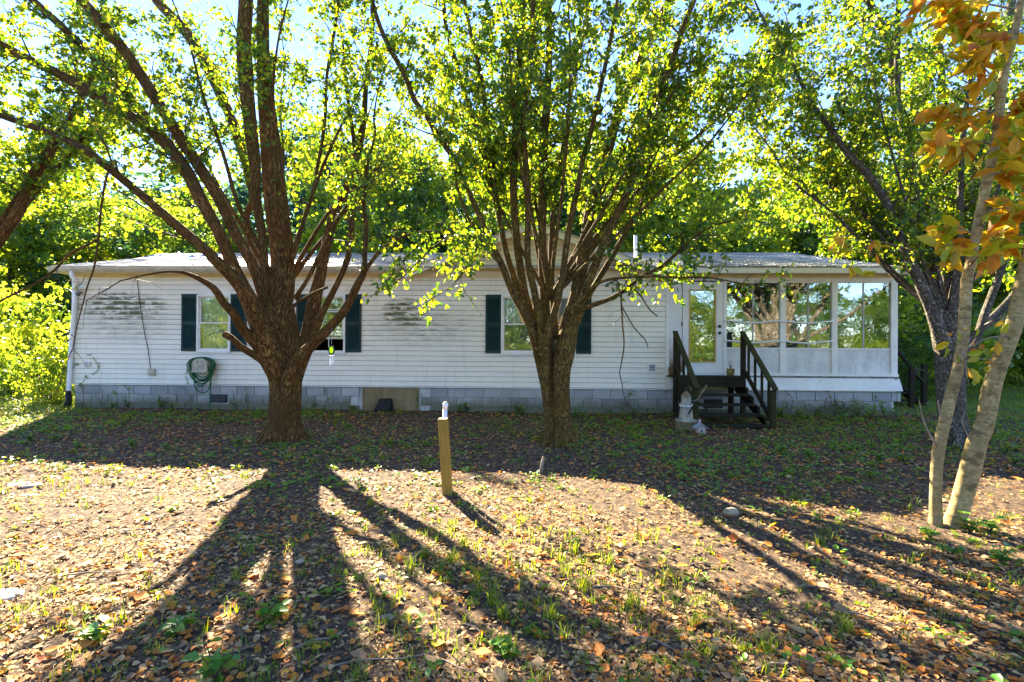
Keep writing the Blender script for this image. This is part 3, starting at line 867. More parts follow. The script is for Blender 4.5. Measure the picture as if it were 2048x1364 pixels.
Geo().tube([(x, 13.2, zr - .1), (x, 13.2, zr + .62)], .045, 10).build('vent_pipe', MT['pvc'], house, smooth=True)
# crumpled blue-grey tarp lying on the left of the roof ridge
v = []; nxs, nys = 24, 8
tx0, tx1 = WX(300, 14), WX(420, 14)
for i in range(nxs):
    for j in range(nys):
        x = tx0 + (tx1 - tx0) * i / (nxs - 1) + random.uniform(-.03, .03); y = 13.4 + 1.7 * j / (nys - 1)
        edge = min(i, nxs - 1 - i, j, nys - 1 - j)
        v.append((x, y, EAVE_Z + (y - EAVE_Y) * slope + .02 + min(edge, 2) * random.uniform(0, .045)))
f = [(i*nys+j, (i+1)*nys+j, (i+1)*nys+j+1, i*nys+j+1) for i in range(nxs-1) for j in range(nys-1)]
g = Geo(); g.add(v, f)
tp = g.build('roof_tarp', m_plain('tarp', (.42, .46, .58), .45, .25, 5), None, label='crumpled pale blue tarp lying on the roof near the ridge', cat='tarp')
sm = tp.modifiers.new('thick', 'SOLIDIFY'); sm.thickness = .006

# small fixtures on the wall ----------------------------------------
def fixture(nm, px, py, wpx, hpx, m, m2, y0=.03, parent=house):
    x, z = W(px, py); w_ = wpx / 89; h = hpx / 89
    y = WALL_Y - .016
    o = Geo().box(x - w_/2, x + w_/2, y - y0, y, z - h/2, z + h/2).build(nm, MT[m], parent, bevel=.004)
    if m2:
        s = Geo()
        for q in range(3):
            s.box(x - w_*.36, x + w_*.36, y - y0 - .008, y - y0 - .001, z - h*.36 + q*h*.25, z - h*.36 + q*h*.25 + h*.15)
        s.build('vent_slat', MT[m2], o)
    return o
fixture('wall_vent', 177, 727.5, 12, 11, 'trim', 'vent', .035)
fixture('wall_vent', 179, 709, 7, 4, 'vent', None, .02)
fixture('wall_vent', 1303, 734, 15, 14, 'trim', 'ventdark', .04)
fixture('cable_box', 306, 744, 13, 14, 'box', None, .05)
x, z = W(169, 587); Geo().tube([(x - .03, WALL_Y - .016, z + .02), (x - .03, WALL_Y - .09, z + .02)], .02, 8).tube([(x - .03, WALL_Y - .07, z + .02), (x, WALL_Y - .14, z - .01), (x + .02, WALL_Y - .19, z - .03)], [.02, .035, .05], 10).build('flood_light', MT['ventdark'], house, smooth=True)
pts = [(W(q[0], q[1])[0], WALL_Y - .03, W(q[0], q[1])[1]) for q in ((275, 548), (281, 600), (290, 660), (298, 700), (303, 738))]
Geo().tube(catmull(np.array(pts), .1), .007, 6).build('cable', MT['black'], house, smooth=True)

# ================================================================== wooden steps
def cw(px, d, z): q = P(px, 690, d); return (q[0], q[1], z)
sxl, sxr = cw(1354, 11.0, 0)[0], cw(1476, 11.0, 0)[0]
steps = thing('wooden_steps', ((sxl + sxr) / 2, 10.4, gzf(4, 10.4)), 'dark mossy wooden steps with slanted handrails leading up to the glass door', 'steps')
RUN = .272
yt = 11.40
lv = [(.925, yt - .36, yt)] + [(.755 - .166 * k, yt - .36 - RUN * (k + 1), yt - .36 - RUN * k + .02) for k in range(5)]
for k, (z, a, b_) in enumerate(lv):
    if k == 0:
        for q in range(3):
            Geo().box(sxl - .12, sxr + .05, a + q * .122, a + q * .122 + .117, z - .038, z).build('deck_board', MT['deck'], steps, bevel=.004)
    else:
        for q in range(2):
            Geo().box(sxl + .05, sxr + .0, a + q * .146, a + q * .146 + .140, z - .04, z + random.uniform(-.003, .003)).build('tread', MT['deck'], steps, bevel=.004)
for x in (sxl + .02, sxr + .03):
    n = Geo(); ys = []
    poly = []
    for k in range(1, 6):
        z, a, b_ = lv[k]
        poly += [(b_ - .02, z - .042), (a + .0, z - .042)]
    poly = [(yt, .88), (yt - .36, .88)] + poly + [(lv[5][1], 0.03), (lv[5][1] + .22, 0.03), (yt, .60)]
    m = len(poly)
    v = [(x - .02, a, c) for a, c in poly] + [(x + .02, a, c) for a, c in poly]
    f = [tuple(range(m)), tuple(range(2*m-1, m-1, -1))] + [(i, i+m, (i+1) % m + m, (i+1) % m) for i in range(m)]
    Geo().add(v, f).build('stringer', MT['deck'], steps)
Geo().box(sxl, sxr + .02, yt - .355, yt - .32, .70, .886).build('landing_joist', MT['deck'], steps)
for s, xx in ((-1, sxl - .03), (1, sxr + .085)):
    ytop, zt = 11.12, 1.84
    ybot, zb = 9.72, .74
    Geo().box(xx - .045, xx + .045, ytop - .045, ytop + .045, .0, zt - .02).build('post', MT['deck'], steps, bevel=.005)
    Geo().box(xx - .045, xx + .045, ybot - .0, ybot + .09, -.02, zb + .01).build('post', MT['rail'], steps, bevel=.005)
    Geo().bar((xx, ytop + .06, zt + .035), (xx, ybot - .06, zb + .03), .10, .045).build('handrail', MT['rail'], steps, bevel=.006)
    Geo().bar((xx, ytop, zt - .75), (xx, ybot + .05, max(.12, zb - .58)), .04, .09).build('lower_rail', MT['deck'], steps)
    for q in (.2, .42, .64, .85):
        y = ytop + (ybot - ytop) * q; zt_ = zt + (zb - zt) * q
        Geo().box(xx - .02, xx + .02, y - .02, y + .02, zt_ - .80 + .05, zt_ - .01).build('baluster', MT['deck'], steps)
for y, x in ((11.3, sxl + .15), (11.3, sxr - .1)):
    Geo().box(x - .045, x + .045, y - .045, y + .045, -.02, .885).build('support_post', MT['deck'], steps)

# back steps at the far right corner of the house
bx, _ = W(1822, 700, 13.2)
bs = thing('back_steps', (bx, 13.3, 0), 'dark wooden stair railing standing behind the porch corner', 'railing')
def q3(px, py, y): x, z = W(px, py, y); return (x, y, z)
Geo().bar(q3(1796, 703, 13.0), q3(1824, 738, 13.0), .09, .05).build('handrail', MT['deck'], bs)
Geo().bar(q3(1822, 737, 13.02), q3(1852, 742, 13.4), .09, .05).build('handrail', MT['deck'], bs)
Geo().bar(q3(1824, 742, 13.0), q3(1846, 762, 13.3), .05, .05).build('lower_rail', MT['deck'], bs)
for px, y, pt in ((1823, 13.0, 738), (1848, 13.35, 728)):
    x, z = W(px, pt, y); Geo().box(x - .05, x + .05, y - .05, y + .05, 0, z).build('post', MT['deck'], bs)
x, z = W(1810, 705, 13.6)
for k in range(4): Geo().box(x - .6, x + .35, 13.5 + k * .28, 13.75 + k * .28, .16 + .17 * k, .2 + .17 * k).build('tread', MT['deck'], bs)
for xx in (x - .58, x + .3): Geo().bar((xx, 13.45, .05), (xx, 14.7, .72), .04, .2).build('stringer', MT['deck'], bs)
# ================================================================== trees in the yard
# sunlit patches of ground: foliage that would shade them is thinned out in 3-D
def poly_world(pts): return np.array([G(*p)[:2] for p in pts])
SUNNY = [(poly_world([(-400, 940), (545, 940), (548, 1000), (500, 1090), (400, 1190), (250, 1230), (-400, 1260)]), .97),
         (poly_world([(655, 962), (1180, 962), (1620, 1060), (1980, 1290), (1750, 1364), (1500, 1364), (700, 1060)]), .93),
         (poly_world([(640, 1040), (900, 1160), (1500, 1364), (850, 1364), (760, 1200)]), .80),
         (poly_world([(60, 1230), (470, 1120), (520, 1180), (300, 1364), (-100, 1364)]), .45)]
def in_poly(q, poly):
    x, y = q[:, 0], q[:, 1]; ins = np.zeros(len(q), bool)
    n = len(poly); j = n - 1
    for i in range(n):
        xi, yi = poly[i]; xj, yj = poly[j]
        c = ((yi > y) != (yj > y)) & (x < (xj - xi) * (y - yi) / (yj - yi + 1e-12) + xi)
        ins ^= c; j = i
    return ins
def shade_keep(pos):
    t = pos[:, 2] / sun_dir[2]
    q = pos[:, :2] - sun_dir[None, :2] * t[:, None]
    keep = np.ones(len(pos), bool)
    for poly, pr in SUNNY:
        keep &= ~(in_poly(q, poly) & (rng.random(len(pos)) < pr))
    return keep

LEAFV = {}
def leaf_variants(matkey, shape):
    if matkey in LEAFV: return LEAFV[matkey]
    out = []
    for k in range(8):
        me = np_mesh('leaf', shape, LEAF_F, rnd=np.full(len(shape), (k + .5) / 8))
        me.materials.append(MT[matkey]); out.append(me)
    LEAFV[matkey] = out
    return out
CAMP = np.array([0, 0, CAM_H])

def sample_path(pts, s):
    seg = np.linalg.norm(np.diff(pts[:, :3], axis=0), axis=1); cs = np.concatenate([[0], np.cumsum(seg)])
    return np.array([np.interp(s, cs, pts[:, k]) for k in range(pts.shape[1])]), cs[-1]

def rand_perp(d):
    v = rng.normal(size=3); v -= d * (v @ d); return v / (np.linalg.norm(v) + 1e-9)

class Tree:
    def __init__(s, name, base, label, bark, rs=1.0, cat='tree', group=None, leafmat='leaf', leafshape=LEAF_PEAR, leafsize=.075, twigmat='twig'):
        s.base = base; s.rs = rs; s.dens = 1.0
        s.e = thing(name, base, label, cat, group)
        s.bark = bark; s.paths = []; s.leafmat = leafmat; s.shape = leafshape; s.ls = leafsize
        s.tw = Tubes(); s.lk = []; s.lp = []; s.ld = []; s.ln = []; s.lsz = []; s.twigmat = twigmat; s.k = 0
    def px(s, rows):
        out = []
        for x, y, d, r in rows:
            q = P(x, y, d); out.append((*q, r * s.rs * d / F_PX))
        return np.array(out)
    def limb(s, rows, name='limb', leafy=1.0,  sides=16, ext=0.0, step=.07, zmin=2.7, world=False, lump=.05, ridge=.02, spacing=.16, blen=(.5, 1.6), keep=False):
        p = np.array(rows, float) if world else s.px(rows)
        if ext:
            d = p[-1, :3] - p[-2, :3]; d = d / np.linalg.norm(d)
            for q in (.35, .7, 1.0):
                dd = d + np.array([0, 0, .25 * q]); dd /= np.linalg.norm(dd)
                p = np.vstack([p, [*(p[-1, :3] + dd * ext * .35 + rng.normal(0, .05, 3)), max(.008, p[-1, 3] * (1 - .45 * q))]])
        c = catmull(p, step)
        c[:, 3] = np.maximum(c[:, 3], .004)
        s.k += 1
        t = Tubes(); t.add(c[:, :3], c[:, 3], sides, lump=lump, ridge=ridge, seed=s.k * 13 + 1)
        t.build(name, MT[s.bark], s.e)
        if leafy > 0: s.paths.append((c, leafy * s.dens if leafy > .4 else leafy, zmin, spacing, blen, keep))
        return c
    def roots(s, c, r0, n, seed):
        rs = np.random.default_rng(seed)
        for k in range(n):
            a = k / n * 6.283 + rs.uniform(-.25, .25); o = np.array([math.cos(a), math.sin(a)])
            rows = []
            for q, z, r in ((.50, .34, .20), (.76, .17, .26), (.98, .05, .24), (1.25, -.03, .18), (1.6, -.08, .10)):
                rows.append((c[0] + o[0] * r0 * q, c[1] + o[1] * r0 * q, (z * rs.uniform(.8, 1.2) if z > 0 else z) * min(1, r0 / .26), r0 * r))
            s.limb(rows, name='root', world=True, leafy=0, sides=12, step=.05)
    def grow(s):
        for c, leafy, zmin, spacing, blen, keep in s.paths:
            s.keepflag = keep
            pts = c; _, L = sample_path(pts, 0)
            pos = rng.uniform(0, .2)
            while pos < L:
                q, _ = sample_path(pts, pos); q2, _ = sample_path(pts, min(L, pos + .05)); q1, _ = sample_path(pts, max(0, pos - .05))
                d = q2[:3] - q1[:3]; d /= np.linalg.norm(d) + 1e-9
                frac = pos / L
                if q[2] > zmin and rng.random() < min(1.0, leafy) :
                    r = max(.005, min(.014, q[3] * .35))
                    dd = unit(d * .55 + rand_perp(d) * .95 + np.array([0, 0, .28]))
                    ln = rng.uniform(*blen) * (1 - .35 * frac)
                    s.branch(q[:3], dd, ln, r, leafy)
                pos += spacing * rng.uniform(.6, 1.5)
            # leaves at the very tip
            s.branch(c[-1, :3], unit(c[-1, :3] - c[-3, :3]), .6, .008, leafy)
    def branch(s, p0, d, ln, r, leafy):
        n = max(4, int(ln / .16)); pts = [p0]; dd = d.copy()
        for i in range(n):
            dd = unit(dd + rng.normal(0, .16, 3) + np.array([0, 0, .03])); pts.append(pts[-1] + dd * ln / n)
        pts = np.array(pts); rad = np.linspace(r, .003, len(pts))
        s.tw.add(pts, rad, 5, seam=True)
        nt = int(ln / .085)
        for i in range(nt):
            t = rng.uniform(.2, 1.0); q = pts[min(n, int(t * n))]
            td = unit(dd * .4 + rng.normal(0, .8, 3)); tl = rng.uniform(.14, .42)
            e = q + td * tl + np.array([0, 0, -.03]); m = q + td * tl * .55 + rng.normal(0, .015, 3)
            s.tw.add(np.array([q, m, e]), np.array([.0045, .003, .0018]), 3, seam=True)
            nl = int(rng.poisson(16 * min(1.3, leafy)) if leafy > .25 else rng.poisson(1.2 * leafy * 4))
            if nl:
                u = rng.uniform(.15, 1.08, nl)[:, None]
                s.lp.append(q * (1 - u) + e * u + rng.normal(0, .028, (nl, 3))); s.ld.append(unit(td * .5 + rng.normal(0, .75, (nl, 3)) + np.array([0, 0, -.55])))
                s.ln.append(rng.normal(size=(nl, 3)) + np.array([0, -.3, .8])); s.lsz.append(s.ls * rng.uniform(.65, 1.25, nl)); s.lk.append(np.full(nl, s.keepflag))
    def finish(s, nparts=290, thin=True, crown=True):
        s.grow()
        if s.tw.n: s.tw.build('twigs', MT[s.twigmat], s.e, kind='stuff')
        if not s.lp: return
        p = np.vstack(s.lp); d = np.vstack(s.ld); n = np.vstack(s.ln); z = np.hstack(s.lsz)
        k = np.linalg.norm(p - CAMP, axis=1) > 1.6
        if thin: k &= shade_keep(p) | np.hstack(s.lk)
        p, d, n, z = p[k], d[k], n[k], z[k]
        rn = np.clip(rng.beta(1.1, 1.4, len(p)), 0, 1)
        s.count = len(p); print('LEAVES', s.e.name, len(p), s.tw.n)
        # the leaves that show largest become parts of their own
        rel = p - CAMP; dep = rel @ np.array(fwd); u = rel @ np.array(rgt2) / np.maximum(dep, .1); w = rel @ np.array(upv2) / np.maximum(dep, .1)
        vis = (dep > .5) & (abs(u) < 1.02) & (abs(w) < .69)
        score = np.where(vis, z / np.maximum(dep, .5), 0)
        order = np.argsort(-score)
        near, rest = order[:nparts], order[nparts:]
        vs = leaf_variants(s.leafmat, s.shape)
        for i in near:
            dd = unit(d[i]); sd = unit(np.cross(n[i], dd)); nn = np.cross(dd, sd)
            o = bpy.data.objects.new('leaf', vs[int(rn[i] * 7.99)])
            M = Matrix(((dd[0], sd[0], nn[0], 0), (dd[1], sd[1], nn[1], 0), (dd[2], sd[2], nn[2], 0), (0, 0, 0, 1)))
            o.parent = s.e; o.matrix_parent_inverse = Matrix.Translation(-Vector(s.e.location))
            o.matrix_basis = Matrix.Translation(p[i]) @ M @ Matrix.Scale(float(z[i]), 4)
            COL.objects.link(o)
        if len(rest):
            obj('crown', leaves_mesh('crown', p[rest], d[rest], n[rest], z[rest], rn[rest], s.shape), MT[s.leafmat], s.e, kind='stuff')

def extra(t, top, az, el, ln, r, leafy=1.0, **kw):
    """a limb that leaves the top of the trunk towards azimuth az (deg, 0 = away from camera, + = right)"""
    p = np.array(top, float); d = np.array([math.sin(R(az)) * math.cos(R(el)), math.cos(R(az)) * math.cos(R(el)), math.sin(R(el))])
    rows = [(*p, r)]
    n = 6
    for i in range(n):
        d = unit(d + rng.normal(0, .07, 3) + np.array([0, 0, .05])); p = p + d * ln / n
        rows.append((*p, r * (1 - .85 * (i + 1) / n)))
    t.limb(rows, world=True, leafy=leafy, sides=12, **kw)

# --- left tree: one thick trunk dividing low into many limbs
D = 8.3
b0 = G(568, 880)
left = Tree('pear_tree', (b0[0], b0[1], gzf(b0[0], b0[1])), 'thick-trunked tree dividing low into many brown limbs beside the hose hanger', 'bark1', .75, leafsize=.068)
left.dens = .72
left.limb([(569, 905, D, 62), (568, 885, D, 47), (568, 860, D, 40), (570, 810, D, 38), (571, 765, D, 41), (568, 720, D, 47), (562, 670, D, 46), (556, 610, D, 36)], name='trunk', leafy=0, sides=64, step=.035, lump=.05, ridge=.022)
left.limb([(556, 665, D-.05, 36), (558, 611, D-.05, 33), (566, 541, D-.02, 30), (561, 470, D, 28), (552, 400, D, 29), (543, 300, D+.1, 26), (535, 230, D+.15, 22), (527, 114, D+.2, 16), (526, 0, D+.3, 14), (527, -110, D+.4, 12)], sides=28, ext=2.2, leafy=.9, zmin=4.6)
left.limb([(530, 600, D-.25, 12), (529, 571, D-.3, 11), (530, 541, D-.32, 10), (524, 470, D-.3, 11), (513, 400, D-.3, 12), (510, 330, D-.25, 14), (503, 267, D-.2, 16), (493, 171, D-.2, 18), (488, 80, D-.2, 18), (492, 0, D-.2, 17), (490, -120, D-.1, 14)], sides=22, ext=2.0, leafy=.9, zmin=4.8)
left.limb([(564, 770, D-.05, 14), (558, 715, D-.12, 24), (548, 660, D-.2, 24), (530, 600, D-.25, 17), (511, 541, D-.35, 15), (490, 500, D-.4, 14), (472, 470, D-.45, 14), (439, 400, D-.6, 14), (404, 343, D-.7, 15), (343, 248, D-.85, 15), (290, 164, D-1, 14), (244, 95, D-1.1, 14), (190, 30, D-1.2, 13), (150, -15, D-1.3, 12), (90, -90, D-1.5, 10)], sides=22, ext=2.0, leafy=.9, zmin=3.9)
left.limb([(566, 800, D-.05, 14), (560, 765, D-.1, 22), (540, 700, D-.2, 28), (503, 615, D-.4, 22), (470, 541, D-.55, 17), (440, 470, D-.7, 16), (402, 400, D-.8, 16), (362, 324, D-.8, 15), (310, 268, D-.7, 14), (267, 236, D-.6, 13), (190, 190, D-.5, 13), (126, 152, D-.4, 12), (57, 118, D-.3, 11), (0, 88, D-.2, 10), (-120, 20, D, 8)], sides=20, ext=1.8, leafy=1.0, zmin=3.9)
left.limb([(380, 360, D-.75, 10), (340, 290, D-.6, 11), (290, 230, D+.1, 11), (198, 126, D-.1, 10), (120, 50, D-.2, 10), (65, 0, D-.3, 9), (-40, -90, D-.4, 7)], ext=1.5, zmin=4.0)
left.limb([(566, 800, D-.05, 14), (560, 765, D-.1, 22), (544, 720, D-.3, 29), (519, 650, D-.55, 25), (500, 602, D-.8, 20), (474, 562, D-1.0, 18), (427, 517, D-1.3, 14), (419, 507, D-1.35, 13), (343, 442, D-1.6, 12), (282, 389, D-1.75, 11), (213, 332, D-1.9, 10), (160, 293, D-1.95, 9), (103, 267, D-2.0, 8), (38, 244, D-2.0, 8), (-20, 222, D-2.1, 7), (-160, 160, D-2.3, 5)], sides=20, ext=.8, leafy=.34, zmin=2.9)
left.limb([(556, 765, D-.2, 10), (535, 715, D-.35, 20), (515, 690, D-.5, 16), (486, 658, D-.8, 12), (467, 627, D-1.05, 11), (446, 604, D-1.25, 10), (427, 576, D-1.4, 9), (387, 552, D-1.6, 6), (350, 543, D-1.7, 3.5), (300, 548, D-1.8, 2.2), (240, 562, D-1.9, 1.5)], leafy=.10, zmin=2.2, blen=(.2, .5))
left.limb([(545, 740, D-.2, 12), (525, 718, D-.4, 14), (504, 707, D-.5, 10), (481, 693, D-.62, 9), (464, 677, D-.68, 8), (449, 668, D-.73, 9), (446, 666, D-.74, 4)], leafy=0)
left.limb([(545, 640, D+.25, 14), (520, 545, D+.4, 8), (505, 505, D+.5, 8), (493, 435, D+.6, 8), (507, 400, D+.8, 10), (500, 360, D+1.0, 11), (488, 316, D+1.2, 11), (465, 244, D+1.4, 12), (438, 183, D+1.6, 13), (404, 114, D+1.8, 13), (366, 57, D+2.0, 13), (313, 0, D+2.2, 12), (260, -80, D+2.4, 10)], ext=1.8, leafy=.9, zmin=4.2)
left.limb([(576, 810, D, 14), (582, 775, D, 22), (590, 735, D+.05, 28), (603, 708, D+.05, 25), (615, 681, D+.1, 21), (629, 599, D+.2, 17), (640, 552, D+.3, 15), (652, 494, D+.4, 13), (666, 435, D+.5, 12), (683, 398, D+.55, 11), (705, 340, D+.6, 11), (718, 290, D+.7, 10), (727, 240, D+.8, 8), (733, 160, D+.9, 6), (745, 60, D+1.0, 5)], ext=1.2, sides=20, leafy=.9, zmin=3.4)
left.limb([(625, 670, D+.05, 14), (645, 625, D, 9), (664, 588, D, 8.5), (692, 527, D, 8), (701, 482, D+.05, 8), (704, 435, D+.1, 8), (707, 395, D+.15, 8), (712, 340, D+.2, 6), (705, 260, D+.3, 5), (690, 160, D+.4, 4)], leafy=.8, zmin=3.2, ext=1.0)
left.limb([(572, 800, D-.1, 12), (578, 762, D-.2, 20), (588, 730, D-.25, 20), (606, 708, D-.3, 16), (626, 688, D-.4, 14), (661, 653, D-.5, 12), (692, 616, D-.6, 11), (715, 569, D-.7, 10), (727, 545, D-.75, 8), (730, 505, D-.8, 6), (732, 447, D-.8, 6), (727, 410, D-.8, 5), (733, 340, D-.8, 4), (750, 270, D-.8, 3)], leafy=.7, zmin=3.0, ext=.8)
left.limb([(724, 552, D-.72, 6), (738, 530, D-.8, 5), (755, 508, D-.85, 5), (779, 487, D-.9, 4), (815, 470, D-1.0, 3), (860, 462, D-1.1, 2.2), (900, 470, D-1.2, 1.5)], leafy=.7, zmin=2.2, blen=(.25, .7), spacing=.14, keep=True)
left.limb([(592, 596, D-.2, 8), (596, 588, D-.25, 6), (615, 559, D-.3, 5), (633, 522, D-.35, 5), (659, 470, D-.4, 5), (678, 435, D-.45, 4.5), (697, 407, D-.5, 4), (725, 370, D-.55, 3.5), (760, 330, D-.6, 3)], leafy=.7, zmin=3.0)
left.limb([(584, 530, D-.05, 6), (585, 503, D, 5), (598, 466, D, 5), (610, 435, D, 4.5), (622, 400, D, 4.5), (634, 340, D+.05, 4.5), (649, 249, D+.1, 4.5), (654, 150, D+.15, 4), (669, 62, D+.2, 4), (680, -30, D+.3, 3)], leafy=1.0, zmin=3.3, ext=.8)
left.limb([(585, 615, D-.25, 6), (594, 606, D-.3, 4), (620, 590, D-.4, 4), (640, 580, D-.45, 3.5), (655, 575, D-.5, 3)], leafy=0, sides=8)
# drooping dead branches at the far left
left.limb([(236, 350, D-1.85, 3.2), (229, 320, D-1.85, 3.0), (213, 355, D-1.9, 2.9), (202, 419, D-1.9, 2.8), (197, 480, D-1.9, 2.6), (188, 535, D-1.9, 2.3), (175, 572, D-1.9, 2.0), (163, 618, D-1.9, 1.6), (154, 652, D-1.9, 1.2)], leafy=.08, zmin=1.8, blen=(.12, .4), spacing=.10, sides=8)
left.limb([(198, 478, D-1.9, 3), (170, 492, D-1.9, 3.4), (139, 508, D-1.9, 3.4), (108, 541, D-1.9, 3), (62, 572, D-1.9, 2.8), (0, 603, D-1.9, 3), (-60, 650, D-2.0, 2)], leafy=.05, zmin=1.8, blen=(.12, .4), spacing=.2, sides=8)
top = P(556, 600, D)
for az, el, ln in ((20, 62, 5.2), (-20, 64, 5.5), (60, 55, 4.6), (150, 66, 4.6), (-150, 66, 4.6), (-60, 58, 5.0), (110, 56, 4.4)):
    extra(left, top, az, el, ln, .042, leafy=.95, zmin=4.0 if abs(az) < 100 else 4.6)
left.roots(G(568, 880), .31, 7, 3)
left.finish()

# --- middle tree: two fused trunks, a sheaf of upright stems
D = 8.05
b0 = G(1118, 888)
mid = Tree('pear_tree', (b0[0], b0[1], gzf(b0[0], b0[1])), 'split-trunked tree with a sheaf of upright stems in front of the gable', 'bark2', .70, leafsize=.070)
mid.dens = .85
mid.limb([(1138, 906, D-.05, 38), (1131, 885, D-.05, 31), (1126, 850, D-.05, 25), (1123, 811, D-.05, 23), (1122, 745, D-.05, 26), (1131, 692, D-.05, 28), (1141, 640, D, 23), (1150, 600, D, 18), (1158, 560, D+.05, 18), (1170, 490, D+.15, 17), (1182, 411, D+.3, 15), (1204, 352, D+.4, 14), (1222, 279, D+.55, 13), (1240, 215, D+.7, 12), (1267, 160, D+.8, 11), (1290, 95, D+.9, 10), (1328, 19, D+1.0, 9), (1370, -80, D+1.2, 8)], name='trunk', sides=36, step=.05, ext=1.8, leafy=.9, zmin=3.7, lump=.06)
mid.limb([(1096, 905, D+.03, 34), (1105, 885, D+.03, 28), (1105, 850, D+.03, 22), (1102, 811, D+.03, 21), (1094, 745, D+.03, 24), (1085, 692, D+.03, 26), (1078, 645, D+.05, 20), (1075, 600, D+.1, 12)], name='trunk', sides=32, step=.05, leafy=0, lump=.06)
def M(rows, **kw): mid.limb(rows, **{**dict(zmin=3.75), **kw})
M([(1096, 815, D, 6), (1086, 760, D-.02, 11), (1076, 710, D-.05, 13), (1063, 660, D-.1, 12), (1045, 620, D-.15, 11), (1026, 586, D-.2, 10), (1001, 525, D-.3, 9), (974, 469, D-.4, 8), (950, 411, D-.5, 8), (927, 364, D-.55, 8), (903, 311, D-.6, 7.5), (874, 271, D-.7, 7.5), (853, 232, D-.75, 7), (829, 200, D-.8, 7), (810, 152, D-.85, 7), (775, 88, D-.95, 6.5), (752, 30, D-1, 6), (735, -40, D-1.1, 5)], ext=1.5)
M([(1005, 535, D-.3, 5), (995, 522, D-.35, 4.5), (964, 485, D-.5, 4), (935, 432, D-.6, 4), (916, 380, D-.7, 4), (905, 330, D-.75, 3.5), (880, 250, D-.85, 3)], leafy=1.1)
M([(1078, 700, D+.02, 13), (1060, 640, D, 11), (1040, 590, D+.05, 10), (1024, 543, D+.1, 9), (1009, 490, D+.15, 8.5), (995, 416, D+.25, 8), (982, 364, D+.3, 8), (969, 311, D+.35, 7.5), (956, 266, D+.4, 7), (940, 221, D+.5, 7), (916, 141, D+.6, 6.5), (893, 57, D+.7, 6), (886, 0, D+.8, 5.5), (875, -80, D+.9, 5)], ext=1.4)
M([(996, 420, D+.25, 6), (990, 369, D+.2, 6), (985, 306, D+.15, 6), (974, 247, D+.1, 6), (962, 152, D+.05, 6), (943, 76, D, 5.5), (928, 0, D-.05, 5), (910, -70, D-.1, 4)], ext=1.2)
M([(1082, 720, D+.0, 15), (1072, 670, D-.02, 13), (1052, 600, D-.05, 12), (1040, 530, D-.05, 11), (1032, 464, D-.05, 11), (1027, 385, D-.05, 11), (1029, 306, D-.05, 10), (1031, 253, D-.05, 10), (1035, 171, D, 9), (1042, 76, D+.05, 8), (1046, 0, D+.1, 8), (1050, -90, D+.2, 7)], sides=20, ext=1.8)
M([(1088, 710, D-.1, 14), (1082, 650, D-.15, 12), (1068, 580, D-.2, 10), (1056, 517, D-.25, 9), (1056, 411, D-.3, 9), (1051, 319, D-.35, 8.5), (1047, 240, D-.4, 8), (1056, 160, D-.4, 8), (1064, 80, D-.45, 7), (1066, 0, D-.5, 7), (1066, -90, D-.5, 6)], ext=1.6)
M([(1098, 720, D+.05, 16), (1095, 660, D+.1, 14), (1088, 590, D+.1, 12), (1085, 530, D+.1, 12), (1084, 438, D+.15, 12), (1086, 358, D+.15, 12), (1088, 279, D+.2, 11.5), (1092, 226, D+.2, 11), (1096, 152, D+.25, 10), (1099, 57, D+.3, 9), (1097, -20, D+.3, 8), (1095, -110, D+.4, 7)], sides=20, ext=2)
M([(1110, 680, D+.2, 12), (1106, 600, D+.25, 9), (1102, 530, D+.3, 8), (1105, 451, D+.35, 8), (1112, 380, D+.4, 7.5), (1125, 300, D+.5, 7), (1140, 200, D+.6, 6), (1160, 100, D+.7, 5.5), (1178, 0, D+.8, 5)], ext=1.2)
M([(1098, 815, D-.05, 6), (1090, 750, D-.15, 11), (1095, 668, D-.27, 11), (1112, 613, D-.3, 9.5), (1124, 560, D-.3, 9), (1133, 490, D-.3, 9), (1143, 432, D-.35, 8.5), (1156, 372, D-.4, 8), (1164, 327, D-.4, 7.5), (1180, 270, D-.45, 7), (1198, 190, D-.5, 6.5), (1214, 114, D-.55, 6), (1229, 38, D-.6, 5.5), (1240, -50, D-.65, 5)], ext=1.2)
M([(1150, 630, D-.05, 14), (1172, 575, D-.1, 12), (1196, 517, D-.15, 12), (1217, 464, D-.2, 11), (1249, 398, D-.25, 11), (1270, 345, D-.3, 10), (1288, 279, D-.35, 10), (1304, 215, D-.4, 9.5), (1336, 145, D-.5, 9), (1366, 57, D-.6, 8), (1392, -10, D-.65, 7), (1420, -90, D-.7, 6)], sides=20, ext=1.6)
M([(1148, 660, D+.05, 11), (1170, 605, D+.1, 9), (1196, 560, D+.15, 8), (1222, 517, D+.2, 8), (1249, 469, D+.3, 7.5), (1270, 430, D+.35, 7), (1300, 372, D+.4, 6.5), (1340, 320, D+.5, 6), (1400, 268, D+.6, 5), (1460, 215, D+.7, 4.5), (1530, 165, D+.8, 4), (1600, 100, D+.9, 3)], ext=.8)
M([(1155, 630, D-.2, 9), (1168, 617, D-.25, 7), (1219, 598, D-.35, 6.5), (1252, 579, D-.4, 6), (1284, 553, D-.45, 5.5), (1323, 533, D-.5, 5), (1355, 505, D-.55, 4.5), (1387, 475, D-.6, 4), (1430, 450, D-.65, 3), (1490, 438, D-.7, 2)], zmin=2.3, leafy=1.0, blen=(.3, .9), spacing=.13, keep=True)
M([(1170, 590, D-.3, 6), (1190, 571, D-.4, 4.5), (1219, 559, D-.5, 4), (1290, 553, D-.7, 3.5), (1355, 555, D-.85, 3), (1419, 556, D-1.0, 2.5), (1490, 568, D-1.15, 1.6)], zmin=2.2, leafy=.6, blen=(.2, .6), spacing=.16, keep=True)
